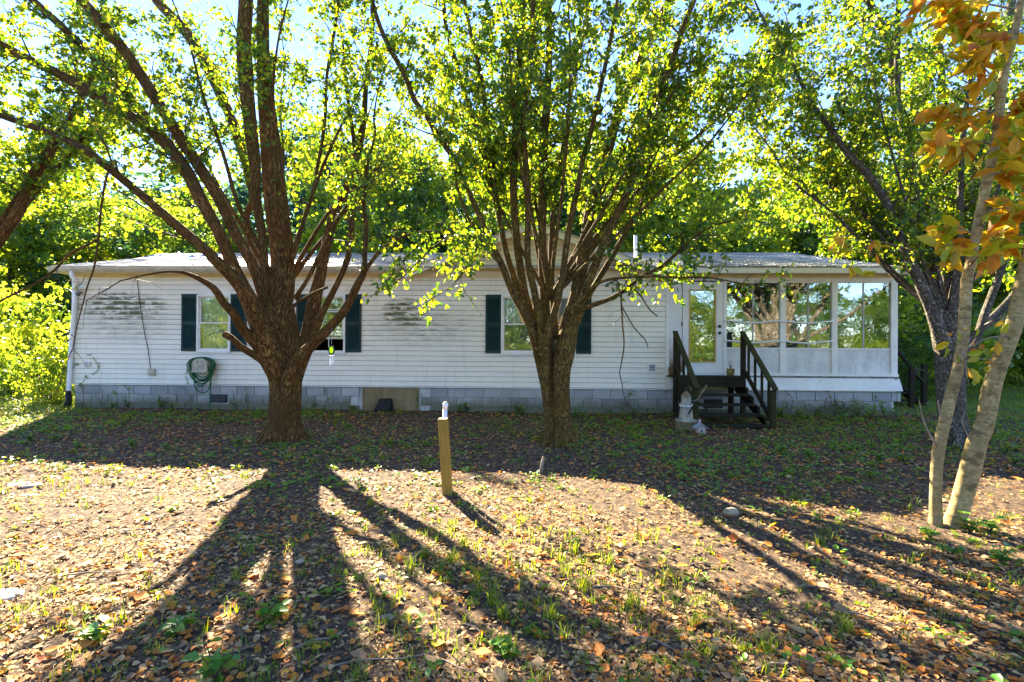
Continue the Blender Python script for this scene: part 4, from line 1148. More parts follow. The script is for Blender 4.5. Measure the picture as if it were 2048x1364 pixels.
M([(1224, 565, D-.4, 2.6), (1234, 560, D-.42, 2.6), (1242, 601, D-.45, 2.5), (1245, 650, D-.47, 2.4), (1248, 692, D-.48, 2.2), (1239, 746, D-.5, 1.6)], zmin=1.0, leafy=.03, blen=(.15, .5), spacing=.14, sides=6)
M([(1243, 612, D-.45, 2), (1268, 655, D-.5, 2), (1290, 679, D-.52, 1.7), (1296, 696, D-.54, 1.2)], leafy=0, sides=6)
M([(1262, 574, D-.4, 2.5), (1280, 590, D-.45, 2.5), (1300, 620, D-.5, 2), (1316, 633, D-.52, 1.5)], leafy=0, sides=6)
# low leafy spray hanging to the left, lit over the roof
M([(985, 497, D-.4, 4), (960, 478, D-.6, 3.5), (920, 470, D-.8, 3), (880, 485, D-1.0, 2.5), (845, 515, D-1.1, 2), (815, 545, D-1.2, 1.5)], zmin=1.9, leafy=1.0, blen=(.3, .75), spacing=.10, keep=True)
M([(975, 475, D-.4, 3.5), (950, 500, D-.6, 3), (930, 540, D-.7, 2.5), (905, 570, D-.8, 1.6)], zmin=1.9, leafy=1.0, blen=(.25, .6), spacing=.10, keep=True)
top = P(1100, 600, D)
for az, el, ln in ((0, 66, 5.2), (40, 60, 4.8), (-40, 60, 4.8), (80, 52, 4.6), (-85, 54, 4.4), (160, 68, 4.6), (-155, 68, 4.4), (120, 60, 4.5), (95, 62, 5.0), (75, 44, 4.6), (60, 48, 5.0), (105, 46, 4.6)):
    extra(mid, top, az, el, ln, .035, leafy=.95, zmin=3.5 if abs(az) < 100 else 4.4)
mid.roots(G(1118, 888), .27, 7, 4)
mid.finish()

# --- right tree behind the sapling
D = 8.2
b0 = G(1912, 893)
rt = Tree('pear_tree', (b0[0], b0[1], gzf(b0[0], b0[1])), 'grey many-stemmed tree with peeling bark behind the twin sapling', 'bark3', .85, leafsize=.068)
rt.dens = .85
def T(rows, **kw): rt.limb(rows, **{**dict(zmin=2.6), **kw})
rt.limb([(1914, 915, D, 42), (1913, 893, D, 33), (1908, 850, D, 28), (1902, 790, D, 26), (1900, 720, D, 28), (1896, 670, D, 30), (1890, 620, D, 24)], name='trunk', leafy=0, sides=32, step=.05, lump=.07)
T([(1890, 700, D-.1, 18), (1866, 630, D-.15, 13), (1840, 565, D-.2, 12), (1810, 500, D-.3, 10), (1775, 410, D-.4, 9), (1738, 353, D-.5, 8), (1693, 304, D-.6, 7), (1665, 263, D-.7, 6), (1620, 200, D-.8, 5), (1580, 120, D-.9, 4)], ext=1)
T([(1850, 590, D-.2, 8), (1812, 501, D+.0, 7), (1763, 456, D+.1, 7), (1697, 402, D+.2, 6), (1640, 353, D+.3, 5), (1590, 310, D+.4, 4), (1540, 250, D+.5, 3)], ext=.8)
T([(1888, 690, D, 18), (1872, 610, D, 14), (1856, 520, D, 12), (1842, 440, D, 11), (1825, 369, D, 10), (1812, 254, D, 10), (1792, 197, D+.05, 9), (1775, 82, D+.1, 8), (1738, 0, D+.2, 7), (1715, -90, D+.3, 6)], ext=1.5)
T([(1806, 230, D, 7), (1796, 197, D-.05, 6.5), (1795, 100, D-.1, 6), (1797, 0, D-.1, 5), (1800, -80, D-.1, 4)], ext=1)
T([(1893, 680, D+.15, 14), (1876, 600, D+.25, 10), (1857, 534, D+.3, 9), (1846, 410, D+.4, 8), (1840, 320, D+.5, 7), (1850, 200, D+.6, 6), (1870, 80, D+.7, 5)], ext=1.2)
T([(1902, 680, D-.1, 15), (1908, 600, D-.15, 10), (1917, 493, D-.2, 8), (1923, 328, D-.25, 6), (1930, 240, D-.3, 5), (1945, 130, D-.3, 4)], ext=1)
T([(1905, 690, D+.2, 20), (1914, 600, D+.25, 17), (1926, 500, D+.3, 15), (1942, 410, D+.35, 14), (1955, 330, D+.4, 13), (1966, 280, D+.4, 12), (1985, 200, D+.5, 11), (2000, 120, D+.6, 10), (2020, 20, D+.7, 9)], ext=1.5, sides=20)
T([(1895, 660, D+.3, 12), (1892, 560, D+.35, 9), (1892, 420, D+.4, 8), (1896, 254, D+.45, 6.5), (1886, 164, D+.5, 6), (1878, 61, D+.55, 5), (1872, -20, D+.6, 4)], ext=1)
T([(1912, 720, D+.1, 14), (1949, 687, D+.2, 9), (1970, 626, D+.3, 8.5), (1992, 568, D+.4, 8), (2022, 480, D+.5, 7), (2055, 400, D+.6, 6), (2100, 300, D+.7, 5)], ext=1)
T([(1935, 695, D+.2, 8), (1970, 647, D+.5, 6), (2004, 613, D+.7, 5.5), (2032, 581, D+.8, 5), (2080, 520, D+1, 4), (2140, 450, D+1.2, 3)], ext=.6)
T([(1915, 710, D-.15, 9), (1950, 668, D-.2, 6), (1990, 640, D-.25, 5), (2030, 600, D-.3, 4), (2090, 560, D-.3, 3)], ext=.4, leafy=.6)
top = P(1895, 640, D)
for az, el, ln in ((0, 64, 4.8), (45, 58, 4.6), (-45, 56, 4.8), (90, 55, 4.6), (-90, 52, 5.0), (-70, 62, 5.2), (170, 66, 4.0), (-140, 64, 4.2), (-95, 42, 5.0), (-75, 46, 5.2), (-110, 50, 4.6)):
    extra(rt, top, az, el, ln, .035, leafy=1.0, zmin=3.0 if abs(az) < 100 else 4.2)
rt.roots(G(1912, 893), .24, 6, 5)
rt.finish()

# --- twin-stemmed sapling in front, big autumn leaves
D = 4.62
b0 = G(1890, 1052)
sap = Tree('sapling', (b0[0], b0[1], gzf(b0[0], b0[1])), 'pale twin-stemmed sapling with large orange and yellow leaves', 'bark4', .86, leafmat='leaf_sap', leafshape=LEAF_LONG, leafsize=.155)
c1 = sap.limb([(1870, 1072, D, 26), (1871, 1056, D, 17), (1872, 1035, D, 13), (1872, 980, D, 12), (1876, 910, D, 12), (1891, 837, D, 11.5), (1904, 784, D, 11.5), (1915, 739, D, 11), (1924, 692, D, 11), (1929, 639, D, 11), (1934, 560, D, 11), (1940, 534, D, 10.5), (1956, 451, D, 10), (1977, 349, D, 9.5), (1997, 246, D-.05, 9), (2005, 164, D-.1, 9), (2030, 61, D-.15, 8), (2044, -10, D-.2, 7), (2060, -120, D-.2, 6)], name='stem', sides=24, step=.04, leafy=0, lump=.05, ridge=.01)
c2 = sap.limb([(1900, 1076, D, 44), (1905, 1058, D, 27), (1909, 1042, D, 21), (1920, 1010, D, 19), (1937, 950, D, 19), (1952, 890, D, 19), (1970, 845, D, 18), (1981, 784, D, 18), (1996, 731, D, 17), (2012, 692, D, 17), (2031, 639, D, 16.5), (2044, 573, D, 16), (2066, 480, D, 15), (2090, 380, D, 14), (2115, 200, D, 12), (2125, 0, D, 10)], name='stem', sides=28, step=.04, leafy=0, lump=.06, ridge=.01)
def spray(px0, py0, px1, py1, d0, d1, nl, sz=(.10, .19), r=2.2):
    a = P(px0, py0, d0); b_ = P(px1, py1, d1); m = (a + b_) / 2 + np.array([0, 0, .04])
    pts = catmull(np.array([a, m, b_]), .05); sap.tw.add(pts, np.linspace(r * d0 / F_PX, .002, len(pts)), 5)
    dr = unit(b_ - a)
    for k in range(nl):
        u = rng.uniform(.3, 1.08); q = a * (1 - u) + b_ * u + rng.normal(0, .05, 3)
        sap.lp.append(q); sap.ld.append(unit(dr * .6 + rng.normal(0, .5, 3) + np.array([0, 0, -.45]))); sap.ln.append(rng.normal(0, .6, 3) + np.array([0, -.5, .7])); sap.lsz.append(rng.uniform(*sz))
for a in ((1990, 290, 1870, 285, 26), (2000, 230, 1890, 220, 24), (2005, 180, 1930, 110, 20), (2025, 80, 1900, 30, 26), (2040, 20, 1840, 5, 22), (2030, 60, 1960, 100, 16),
          (2000, 250, 2060, 200, 16), (1975, 360, 2050, 330, 16), (1960, 430, 2045, 420, 14), (1985, 320, 2040, 260, 14), (2080, 420, 2010, 400, 14), (2095, 350, 2020, 300, 14), (1950, 470, 1880, 455, 12), (1945, 510, 1890, 490, 12),
          (2060, 480, 2000, 470, 10), (1940, 530, 1995, 500, 8)):
    spray(a[0], a[1], a[2], a[3], 4.6, 4.6 + rng.uniform(-.5, .35), int(a[4] * 2.2), (.12, .21))
for a in ((1926, 690, 1895, 680, 3), (1930, 640, 1925, 655, 3), (2016, 672, 1930, 700, 8), (1990, 730, 1960, 720, 4), (1925, 700, 1938, 770, 3), (2030, 640, 1990, 650, 3)):
    spray(a[0], a[1], a[2], a[3], 4.55, 4.5, a[4], (.07, .14), 1.6)
for a in ((1836, 505, 1690, 480, 10), (1700, 470, 1660, 500, 10), (1660, 500, 1720, 545, 6)):
    spray(a[0], a[1], a[2], a[3], 4.9, 4.7, a[4], (.08, .15), 1.6)
for rows in ([(1880, 900), (1860, 870), (1845, 835), (1838, 800)], [(1955, 900), (1940, 880), (1925, 845), (1930, 820)], [(1890, 842), (1880, 830), (1876, 800)]):
    pts = catmull(np.array([P(x, y, 4.6) for x, y in rows]), .04); sap.tw.add(pts, np.linspace(.010, .004, len(pts)), 6)
sap.twigmat = 'deadtwig'
sap.finish(290, thin=False)

# --- tree standing outside the left edge whose limbs lean into view
b0 = np.array([-13.2, 9.4, 0])
ol = Tree('pear_tree', (b0[0], b0[1], gzf(b0[0], b0[1])), 'leaning dark tree at the far left edge of the yard', 'bark1', leafsize=.078)
q = P(-20, 500, 9.0)
ol.limb([(*b0, .26), (-13.1, 9.4, .4, .19), (-12.6, 9.35, 1.6, .17), (-11.5, 9.3, 2.6, .13), (*P(-60, 540, 9.2), .10), (*P(0, 476, 9.1), .09), (*P(38, 420, 9.0), .085), (*P(70, 350, 9.0), .08), (*P(103, 297, 9.0), .07), (*P(150, 220, 9.0), .055), (*P(190, 140, 9.0), .04)], world=True, name='trunk', sides=24, ext=1.0, zmin=4.3, leafy=1.0)
for az, el, ln in ((60, 60, 4.5), (110, 50, 4.5), (-60, 55, 4.0), (30, 62, 4.6), (150, 55, 4.4)):
    extra(ol, P(-60, 545, 9.2), az, el, ln, .06, leafy=1.0, zmin=4.0)
ol.finish(120)

# ================================================================== woods behind, beside and in front
def bg_crown(n, rx, rz, leaf, seed, clump=.50, bottom=-.75):
    r = np.random.default_rng(seed)
    nc = max(30, n // 55)
    v = unit(r.normal(size=(nc, 3))); rad = r.uniform(.45, 1.0, nc) ** .6
    c = v * rad[:, None]
    wob = 1 + .28 * np.sin(3 * v[:, 0] + seed) * np.cos(2.3 * v[:, 1] + 2 * v[:, 2])
    c = c * wob[:, None]; c[:, 2] = np.maximum(c[:, 2], bottom)
    c = c * np.array([rx, rx, rz])
    per = n // nc
    pos = np.repeat(c, per, 0) + r.normal(0, clump * .5, (nc * per, 3)) * np.array([1, 1, .6])
    d = unit(r.normal(size=pos.shape) + np.array([0, 0, -.4])); nn = r.normal(size=pos.shape) + np.array([0, 0, .7])
    s = leaf * r.uniform(.6, 1.3, len(pos))
    rn = np.clip(np.repeat(r.uniform(.0, 1., nc), per) + r.normal(0, .15, len(pos)), 0, 1)
    return quads_mesh('crown', pos, d, nn, s, s * .75, rn, .12)
CRY = [bg_crown(9000, 3.2, 3.9, .20, 11 + k) for k in range(3)]
CRG = [bg_crown(9000, 3.2, 4.2, .20, 31 + k) for k in range(3)]
CRD = [bg_crown(8000, 3.0, 5.2, .21, 51 + k) for k in range(2)]
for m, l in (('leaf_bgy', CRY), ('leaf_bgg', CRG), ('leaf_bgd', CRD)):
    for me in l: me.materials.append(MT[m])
def bg_trunk():
    t = Tubes()
    p = catmull(np.array([(0, 0, -.2, .20), (.05, 0, 1.5, .15), (-.05, .05, 3.2, .13), (.1, 0, 5.5, .10), (.05, .05, 8.0, .05)]), .5); t.add(p[:, :3], p[:, 3], 10)
    for k in range(5):
        a = k * 1.3; z = 2.6 + k * .7
        p = catmull(np.array([(0, 0, z, .06), (.7 * math.cos(a), .7 * math.sin(a), z + .9, .045), (1.7 * math.cos(a), 1.7 * math.sin(a), z + 2.0, .02)]), .4); t.add(p[:, :3], p[:, 3], 6)
    me = np_mesh('trunk', np.vstack(t.V), np.vstack(t.F), uv=np.vstack(t.U), smooth=True); me.materials.append(MT['bark5']); return me
TRK = bg_trunk()
BGL = {'y': 'yellow-green broadleaf tree in the woods beyond the house roof', 'g': 'mid-green broadleaf tree in the woods beyond the house roof', 'd': 'dark blue-green tree deep in the woods beyond the house'}
def bg_tree(kind, x, y, h, w=1.0, label=None, group='trees in the woods behind the house', crown_z=.56):
    L = {'y': CRY, 'g': CRG, 'd': CRD}[kind]
    e = thing('woodland_tree', (x, y, 0), label or BGL[kind], 'tree', group)
    s = h / 9.6
    t = bpy.data.objects.new('trunk', TRK); COL.objects.link(t); t.parent = e; t.scale = (s, s, s)
    c = bpy.data.objects.new('crown', L[int(rng.integers(len(L)))]); COL.objects.link(c); c.parent = e
    c.location = (0, 0, h * crown_z); c.scale = (s * w, s * w, s); c.rotation_euler = (0, 0, rng.uniform(0, 6.28))
# near row just behind the house (crowns seen over the roof)
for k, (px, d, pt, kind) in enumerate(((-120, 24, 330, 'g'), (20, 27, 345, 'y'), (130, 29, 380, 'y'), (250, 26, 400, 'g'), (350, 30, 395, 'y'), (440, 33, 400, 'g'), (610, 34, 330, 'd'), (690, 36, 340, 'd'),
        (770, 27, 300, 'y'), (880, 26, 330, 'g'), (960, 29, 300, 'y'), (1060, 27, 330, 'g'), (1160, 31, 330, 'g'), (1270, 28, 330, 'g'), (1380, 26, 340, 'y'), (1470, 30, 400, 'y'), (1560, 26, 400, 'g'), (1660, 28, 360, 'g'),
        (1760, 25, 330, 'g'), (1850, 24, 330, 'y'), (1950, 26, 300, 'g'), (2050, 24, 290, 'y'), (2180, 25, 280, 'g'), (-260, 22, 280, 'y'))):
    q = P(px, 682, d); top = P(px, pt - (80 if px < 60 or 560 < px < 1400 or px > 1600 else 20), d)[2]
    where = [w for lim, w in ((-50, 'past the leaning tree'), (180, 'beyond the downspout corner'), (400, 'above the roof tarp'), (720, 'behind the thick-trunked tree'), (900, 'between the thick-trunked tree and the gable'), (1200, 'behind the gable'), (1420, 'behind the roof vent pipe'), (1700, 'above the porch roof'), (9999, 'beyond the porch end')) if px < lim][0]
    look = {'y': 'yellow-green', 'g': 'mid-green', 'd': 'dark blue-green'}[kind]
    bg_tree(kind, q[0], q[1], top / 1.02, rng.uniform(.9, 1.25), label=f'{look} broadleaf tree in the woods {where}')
# deeper rows close the view
for k in range(26):
    px = -350 + k * 108 + rng.uniform(-30, 30); d = rng.uniform(42, 60)
    q = P(px, 682, d); pt = rng.uniform(320, 400)
    bg_tree('d' if k % 2 else 'g', q[0], q[1], P(px, pt, d)[2], 1.5, crown_z=.5, label='distant %s tree deep in the woods past the house' % ('dark blue-green' if k % 2 else 'green'), group='distant trees deep in the woods')
# low undergrowth: shrubs at the forest edge, beside both ends of the house
CRS = [bg_crown(2600, 1.3, 1.25, .13, 71 + k, clump=.4, bottom=-.95) for k in range(3)]
CRS2 = [me.copy() for me in CRS]
for me in CRS: me.materials.append(MT['leaf_bgy'])
for me in CRS2: me.materials.append(MT['leaf_bgg'])
def stems_mesh():
    t = Tubes()
    for k in range(5):
        a = k * 1.26; p = catmull(np.array([(.05*math.cos(a), .05*math.sin(a), -.05, .02), (.25*math.cos(a), .25*math.sin(a), .7, .014), (.6*math.cos(a), .6*math.sin(a), 1.5, .006)]), .2); t.add(p[:, :3], p[:, 3], 6)
    me = np_mesh('stem', np.vstack(t.V), np.vstack(t.F), uv=np.vstack(t.U), smooth=True); me.materials.append(MT['twig']); return me
STM = stems_mesh()
def shrub(px, d, h, kind, label, group, w=1.0):
    q = P(px, 682, d)
    e = thing('shrub', (q[0], q[1], gzf(q[0], q[1])), label, 'shrub', group)
    s = h / 2.5
    t = bpy.data.objects.new('stem', STM); COL.objects.link(t); t.parent = e; t.scale = (s, s, s)
    c = bpy.data.objects.new('foliage', (CRS if kind == 'y' else CRS2)[int(rng.integers(3))]); COL.objects.link(c); c.parent = e
    c.location = (0, 0, h * .5); c.scale = (s * w, s * w, s); c.rotation_euler = (0, 0, rng.uniform(0, 6.28))
for px, d, h, kind in ((85, 13.6, 2.9, 'y'), (20, 15.0, 2.6, 'y'), (105, 12.6, 1.5, 'y'), (-60, 14.5, 2.6, 'y')):
    shrub(px, d, h, kind, 'sunlit yellow-green shrub crowding the downspout corner of the house', 'shrubs beside the downspout', .85)
for k, (px, d, h) in enumerate(((-40, 24, 3.2), (40, 26, 3.4), (120, 24, 2.8), (-120, 25, 3.4))):
    shrub(px, d, h, 'g', 'dark green shrub across the bright lawn beyond the downspout', 'shrubs across the lawn', 1.3)
for k, (px, d, h, kind) in enumerate(((1815, 17, 3.4, 'y'), (1870, 20, 3.6, 'g'), (1930, 22, 3.0, 'g'), (1990, 23, 3.2, 'g'), (2050, 21, 3.4, 'y'), (1840, 15.5, 1.6, 'g'), (2120, 20, 3.2, 'g'), (1780, 19, 4.0, 'g'))):
    shrub(px, d, h, kind, 'leafy green shrub behind the stair railing at the porch end', 'shrubs beyond the porch end', 1.2)
# woods on the other side of the yard, behind the camera: seen in the window panes
for k in range(24):
    x = -40 + k * 3.6 + rng.uniform(-1, 1); y = -rng.uniform(24, 32)
    bg_tree('y' if k % 2 else 'g', x, y, rng.uniform(7.0, 9.0), 1.5, label='broadleaf tree across the yard, mirrored in the porch panes', group='trees across the yard', crown_z=.5)
for k in range(18):
    q = (-40 + k * 4.8 + rng.uniform(-1, 1), -rng.uniform(21, 24))
    e = thing('shrub', (q[0], q[1], 0), 'shrub across the yard, mirrored in the porch panes', 'shrub', 'shrubs across the yard')
    c = bpy.data.objects.new('foliage', CRS[k % 3]); COL.objects.link(c); c.parent = e; c.location = (0, 0, 1.0); c.scale = (2.2, 1.4, 1.25)
    t = bpy.data.objects.new('stem', STM); COL.objects.link(t); t.parent = e
# ================================================================== yard things
# wooden post and the pipe behind it
b0 = G(894, 985); D = 5.44
p0 = P(895, 983, D); p1 = P(886, 838, D)
gp_ = thing('wooden_post', (p0[0], p0[1], gzf(p0[0], p0[1])), 'yellowish square wooden post leaning slightly in the sunlit dirt', 'post')
w2 = .049
def sq(p, s): return [(p[0] - s, p[1] - s, p[2]), (p[0] + s, p[1] - s, p[2]), (p[0] + s, p[1] + s, p[2]), (p[0] - s, p[1] + s, p[2])]
pb = p0 + (p0 - p1) * .15
g = Geo().hexa(sq(pb, w2) + sq(p1, w2))
g.build('post_shaft', MT['post'], gp_, bevel=.004)
pt = p1 + np.array([0, 0, .002])
g = Geo().hexa(sq(pt, w2 - .003) + sq(pt + np.array([0, 0, .004]), w2 - .004)); g.build('cut_end', MT['postend'], gp_)
a = P(889, 985 - 18, 5.75); t_ = P(891, 806, 5.75)
pp = thing('standpipe', (a[0], a[1], gzf(a[0], a[1])), 'white plastic standpipe with a taped cap behind the wooden post', 'pipe')
Geo().tube([(a[0], a[1], -.05), (t_[0] - .005, t_[1], t_[2] - .06)], .026, 12).build('pipe', MT['pvc'], pp, smooth=True)
Geo().tube([(t_[0] - .005, t_[1], t_[2] - .065), (t_[0], t_[1], t_[2] - .01), (t_[0], t_[1], t_[2])], [.030, .032, .026], 12).build('cap', MT['pvc'], pp, smooth=True)
Geo().tube([(t_[0], t_[1], t_[2] - .001), (t_[0], t_[1], t_[2] + .012)], .022, 10).build('cap_end', MT['box'], pp, smooth=True)

# hose hanger and coiled hose
x, z = W(411, 730); y = WALL_Y - .018
hh = thing('hose_hanger', (x, WALL_Y, z - .2), 'weathered beige hose hanger box fixed to the siding', 'hose hanger')
w_, h_ = .175, .155
pl_ = [(x - w_, z - h_)] + [(x + w_, z - h_), (x + w_, z + .05)] + [(x + w_ * math.cos(t), z + .05 + .11 * math.sin(t)) for t in np.linspace(.2, math.pi - .2, 8)] + [(x - w_, z + .05)]
Geo().prism(pl_, y - .21, y).build('hanger_body', MT['box'], hh, bevel=.008)
for s in (-1, 1): Geo().tube([(x + s * .05, y - .211, z + .08), (x + s * .05, y - .22, z + .08)], .012, 8).build('screw', MT['ventdark'], hh)
Geo().bar((x - w_ + .01, y - .22, z - h_ + .01), (x + w_ - .01, y - .22, z - h_ + .01), .05, .02).build('lip', MT['box'], hh)
pts = []
for k in range(9):
    rx = .245 + .05 * math.sin(k * 2.1) + .006 * k; zb = .33 + .06 * math.sin(k * 1.7 + 1) + .012 * k
    for i in range(20):
        t = i / 20 * 2 * math.pi + math.pi / 2
        up_ = math.sin(t)
        pts.append((x + .01 + rx * math.cos(t) * (1.0 if up_ > -.2 else .92), y - .05 - .012 * k - .03 * abs(math.sin(t * 2 + k)), z + .02 + (up_ * .16 if up_ > 0 else up_ * zb)))
end = [(x + .20, y - .16, z - .1), (x + .235, y - .15, z - .35), (x + .225, y - .14, z - .55), (x + .215, y - .15, gzf(x, y) + .03), (x + .25, y - .22, gzf(x, y) + .02), (x + .4, y - .35, gzf(x, y) + .02)]
Geo().tube(catmull(np.array(pts + end), .035), .0125, 7).build('garden_hose', MT['hose'], None, smooth=True, label='green garden hose looped over the beige hanger', cat='hose')
q = [(x - .2, y - .07, z - .28), (x - .19, y - .08, z - .45), (x - .1, y - .1, z - .58), (x + .03, y - .12, z - .62), (x + .14, y - .12, z - .58), (x + .2, y - .11, z - .4), (x + .18, y - .1, z - .2)]
Geo().tube(catmull(np.array(q), .035), .0125, 7).build('garden_hose', MT['hose'], None, smooth=True, label='drooping lower loop of green hose across the foundation vent', cat='hose')

# wind chime hanging from the low right limb of the left tree
D = 7.75
q0 = P(663, 655, D); q1 = P(663, 700, D); q2 = P(663, 724, D)
wc = thing('wind_chime', q1, 'small wind chime with a bright green oval disc hanging from a limb', 'wind chime')
gm = MB('lime_glass'); gm.set((.30, .62, .02), .3, .5)
tr = gm.n('ShaderNodeBsdfTranslucent'); tr.inputs['Color'].default_value = (.55, .95, .04, 1)
mx = gm.n('ShaderNodeMixShader'); mx.inputs[0].default_value = .5; gm.l(gm.b.outputs[0], mx.inputs[1]); gm.l(tr.outputs[0], mx.inputs[2]); gm.l(mx.outputs[0], gm.o.inputs['Surface'])
Geo().tube([q0, q1 + np.array([0, 0, .09])], .003, 5).tube([q1 + np.array([0, 0, -.085]), q2 + np.array([0, 0, .08])], .003, 5).build('cord', MT['vent'], wc)
def oval(rx, rz, y0, y1, c, m=20): return Geo().prism([(c[0] + rx * math.cos(t), c[2] + rz * math.sin(t)) for t in np.linspace(0, 2 * math.pi, m, endpoint=False)], c[1] + y0, c[1] + y1)
oval(.032, .052, -.006, .006, q1).build('disc', gm.m, wc)
g = Geo()
for t in np.linspace(0, 2 * math.pi, 28, endpoint=False):
    t2 = t + 2 * math.pi / 28
    g.bar((q1[0] + .039 * math.cos(t), q1[1], q1[2] + .060 * math.sin(t)), (q1[0] + .039 * math.cos(t2), q1[1], q1[2] + .060 * math.sin(t2)), .02, .016, up=(0, 1, 0))
for t in np.linspace(0, 2 * math.pi, 8, endpoint=False): g.bar((q1[0] + .040 * math.cos(t), q1[1], q1[2] + .062 * math.sin(t)), (q1[0] + .048 * math.cos(t), q1[1], q1[2] + .072 * math.sin(t)), .01, .01, up=(0, 1, 0))
g.build('disc_rim', MT['black'], wc)
Geo().tube([q2 + np.array([0, 0, .08]), q2 + np.array([0, 0, .095])], .035, 12).build('tube_hanger', MT['vent'], wc)
for k in range(5):
    a = k * 1.2566; o = np.array([.028 * math.cos(a), .028 * math.sin(a), 0])
    Geo().tube([q2 + o + np.array([0, 0, .07]), q2 + o + np.array([0, 0, -.05 - .012 * k])], .005, 8).build('chime_tube', MT['pvc'], wc, smooth=True)

# garden ornaments by the steps: wooden lighthouse-windmill and bird house
b0 = G(1372, 862); b0[2] = gzf(b0[0], b0[1])
wm = thing('garden_windmill', b0, 'weathered white wooden garden windmill beside the foot of the steps', 'garden ornament')
old = m_plain('weathered_white_paint', (.36, .33, .25), .8, .3, 12)
oldb = m_plain('weathered_tan_wood', (.20, .15, .075), .85, .35, 10)
def octa(r0, r1, z0, z1, n=8):
    c = Vector(b0); return Geo().tube([c + Vector((0, 0, z0)), c + Vector((0, 0, (z0 + z1) / 2)), c + Vector((0, 0, z1))], [r0, (r0 + r1) / 2, r1], n)
octa(.20, .18, .0, .16).build('base', oldb, wm)
octa(.205, .205, .161, .18).build('base_cap', old, wm)
octa(.135, .105, .181, .43).build('tower', old, wm)
octa(.125, .125, .431, .447).build('gallery', MT['trim'], wm)
for k in range(8):
    a = k * math.pi / 4; Geo().bar(Vector(b0) + Vector((.115 * math.cos(a), .115 * math.sin(a), .447)), Vector(b0) + Vector((.115 * math.cos(a), .115 * math.sin(a), .475)), .01, .01).build('gallery_baluster', MT['trim'], wm)
octa(.10, .085, .448, .62).build('head', old, wm)
octa(.10, .03, .621, .70).build('cap', oldb, wm)
hub = Vector(b0) + Vector((.09, -.06, .545))
Geo().tube([hub, hub + Vector((.07, -.05, 0))], .014, 8).build('axle', MT['ventdark'], wm)
h2 = hub + Vector((.065, -.045, 0))
for k, (ln, m) in enumerate(((.34, oldb), (.28, MT['deck']), (.26, MT['deck']))):
    a = (R(58), R(238), R(-40))[k]; Geo().bar(h2, h2 + Vector((math.cos(a) * ln, -.02, math.sin(a) * ln)), .028, .012, up=(0, 1, 0)).build('sail', m, wm)
b1 = G(1401, 870); b1[2] = gzf(b1[0], b1[1])
bh_ = thing('bird_house', b1, 'tiny pink and grey bird house on the ground by the steps', 'bird house')
pk = m_plain('faded_pink_paint', (.50, .36, .33), .8, .2, 12); gr_ = m_plain('grey_roof_paint', (.30, .34, .37), .7, .2, 9)
Geo().prism([(b1[0] - .07, b1[2]), (b1[0] + .07, b1[2]), (b1[0] + .07, b1[2] + .11), (b1[0], b1[2] + .17), (b1[0] - .07, b1[2] + .11)], b1[1] - .06, b1[1] + .06).build('box', pk, bh_)
for s in (-1, 1):
    Geo().bar((b1[0] + s * .055, b1[1] - .09, b1[2] + .142), (b1[0] + s * .055, b1[1] + .09, b1[2] + .142), .145, .012, up=(s * .72, 0, 1)).build('roof_board', gr_, bh_)
Geo().box(b1[0] - .03, b1[0] + .01, b1[1] - .0, b1[1] + .04, b1[2] + .19, b1[2] + .25).build('chimney', pk, bh_)
Geo().box(b1[0] - .025, b1[0] + .025, b1[1] - .066, b1[1] - .061, b1[2] + .03, b1[2] + .09).build('window', MT['trim'], bh_)
Geo().box(b1[0] - .018, b1[0] + .018, b1[1] - .069, b1[1] - .0665, b1[2] + .037, b1[2] + .083).build('window_pane', MT['dark'], bh_)
# planter and mossy pot on the landing
for px, r, h, m, lb in ((1345, .085, .17, m_plain('rusty_pot', (.17, .10, .045), .8, .4, 9), 'rusty brown pot on the landing against the stained panel'), (1462, .085, .15, m_plain('mossy_pot', (.24, .20, .05), .8, .4, 9), 'mossy ochre pot on the landing beside the glass door')):
    x = WX(px, 11.28); c = Vector((x, 11.30, .926))
    t = thing('plant_pot', c, lb, 'plant pot')
    Geo().tube([c, c + Vector((0, 0, h * .5)), c + Vector((0, 0, h * .85))], [r * .75, r, r * .9], 14).build('pot_body', m, t, smooth=True)
    Geo().tube([c + Vector((0, 0, h * .86)), c + Vector((0, 0, h))], [r * .98, r * .98], 14).build('pot_rim', m, t, smooth=True)
    g = Geo()
    for k in range(7):
        a = random.uniform(0, 6.28); e = c + Vector((.05 * math.cos(a), .03 * math.sin(a), h + random.uniform(.06, .2))); g.tube([c + Vector((0, 0, h * .9)), (c + e) / 2 + Vector((0, 0, h * .6)), e], [.004, .003, .002], 5)
    g.build('dead_stems', MT['twig'], t)

# black splash block against the crawl-space panel
x0, z0 = W(752, 800)
sb = thing('black_crate', (x0 + .1, WALL_Y - .2, 0), 'black plastic cover leaning against the plywood panel', 'cover')
Geo().hexa([(WX(752), WALL_Y - .32, .0), (WX(786), WALL_Y - .32, .0), (WX(790), WALL_Y - .02, .0), (WX(750), WALL_Y - .02, .0), (WX(762), WALL_Y - .12, .30), (WX(786), WALL_Y - .12, .32), (WX(786), WALL_Y - .02, .34), (WX(760), WALL_Y - .02, .33)]).build('cover_body', MT['black'], sb, bevel=.01)
Geo().bar((WX(757), WALL_Y - .28, .10), (WX(786), WALL_Y - .28, .10), .02, .02).build('cover_rib', MT['black'], sb)

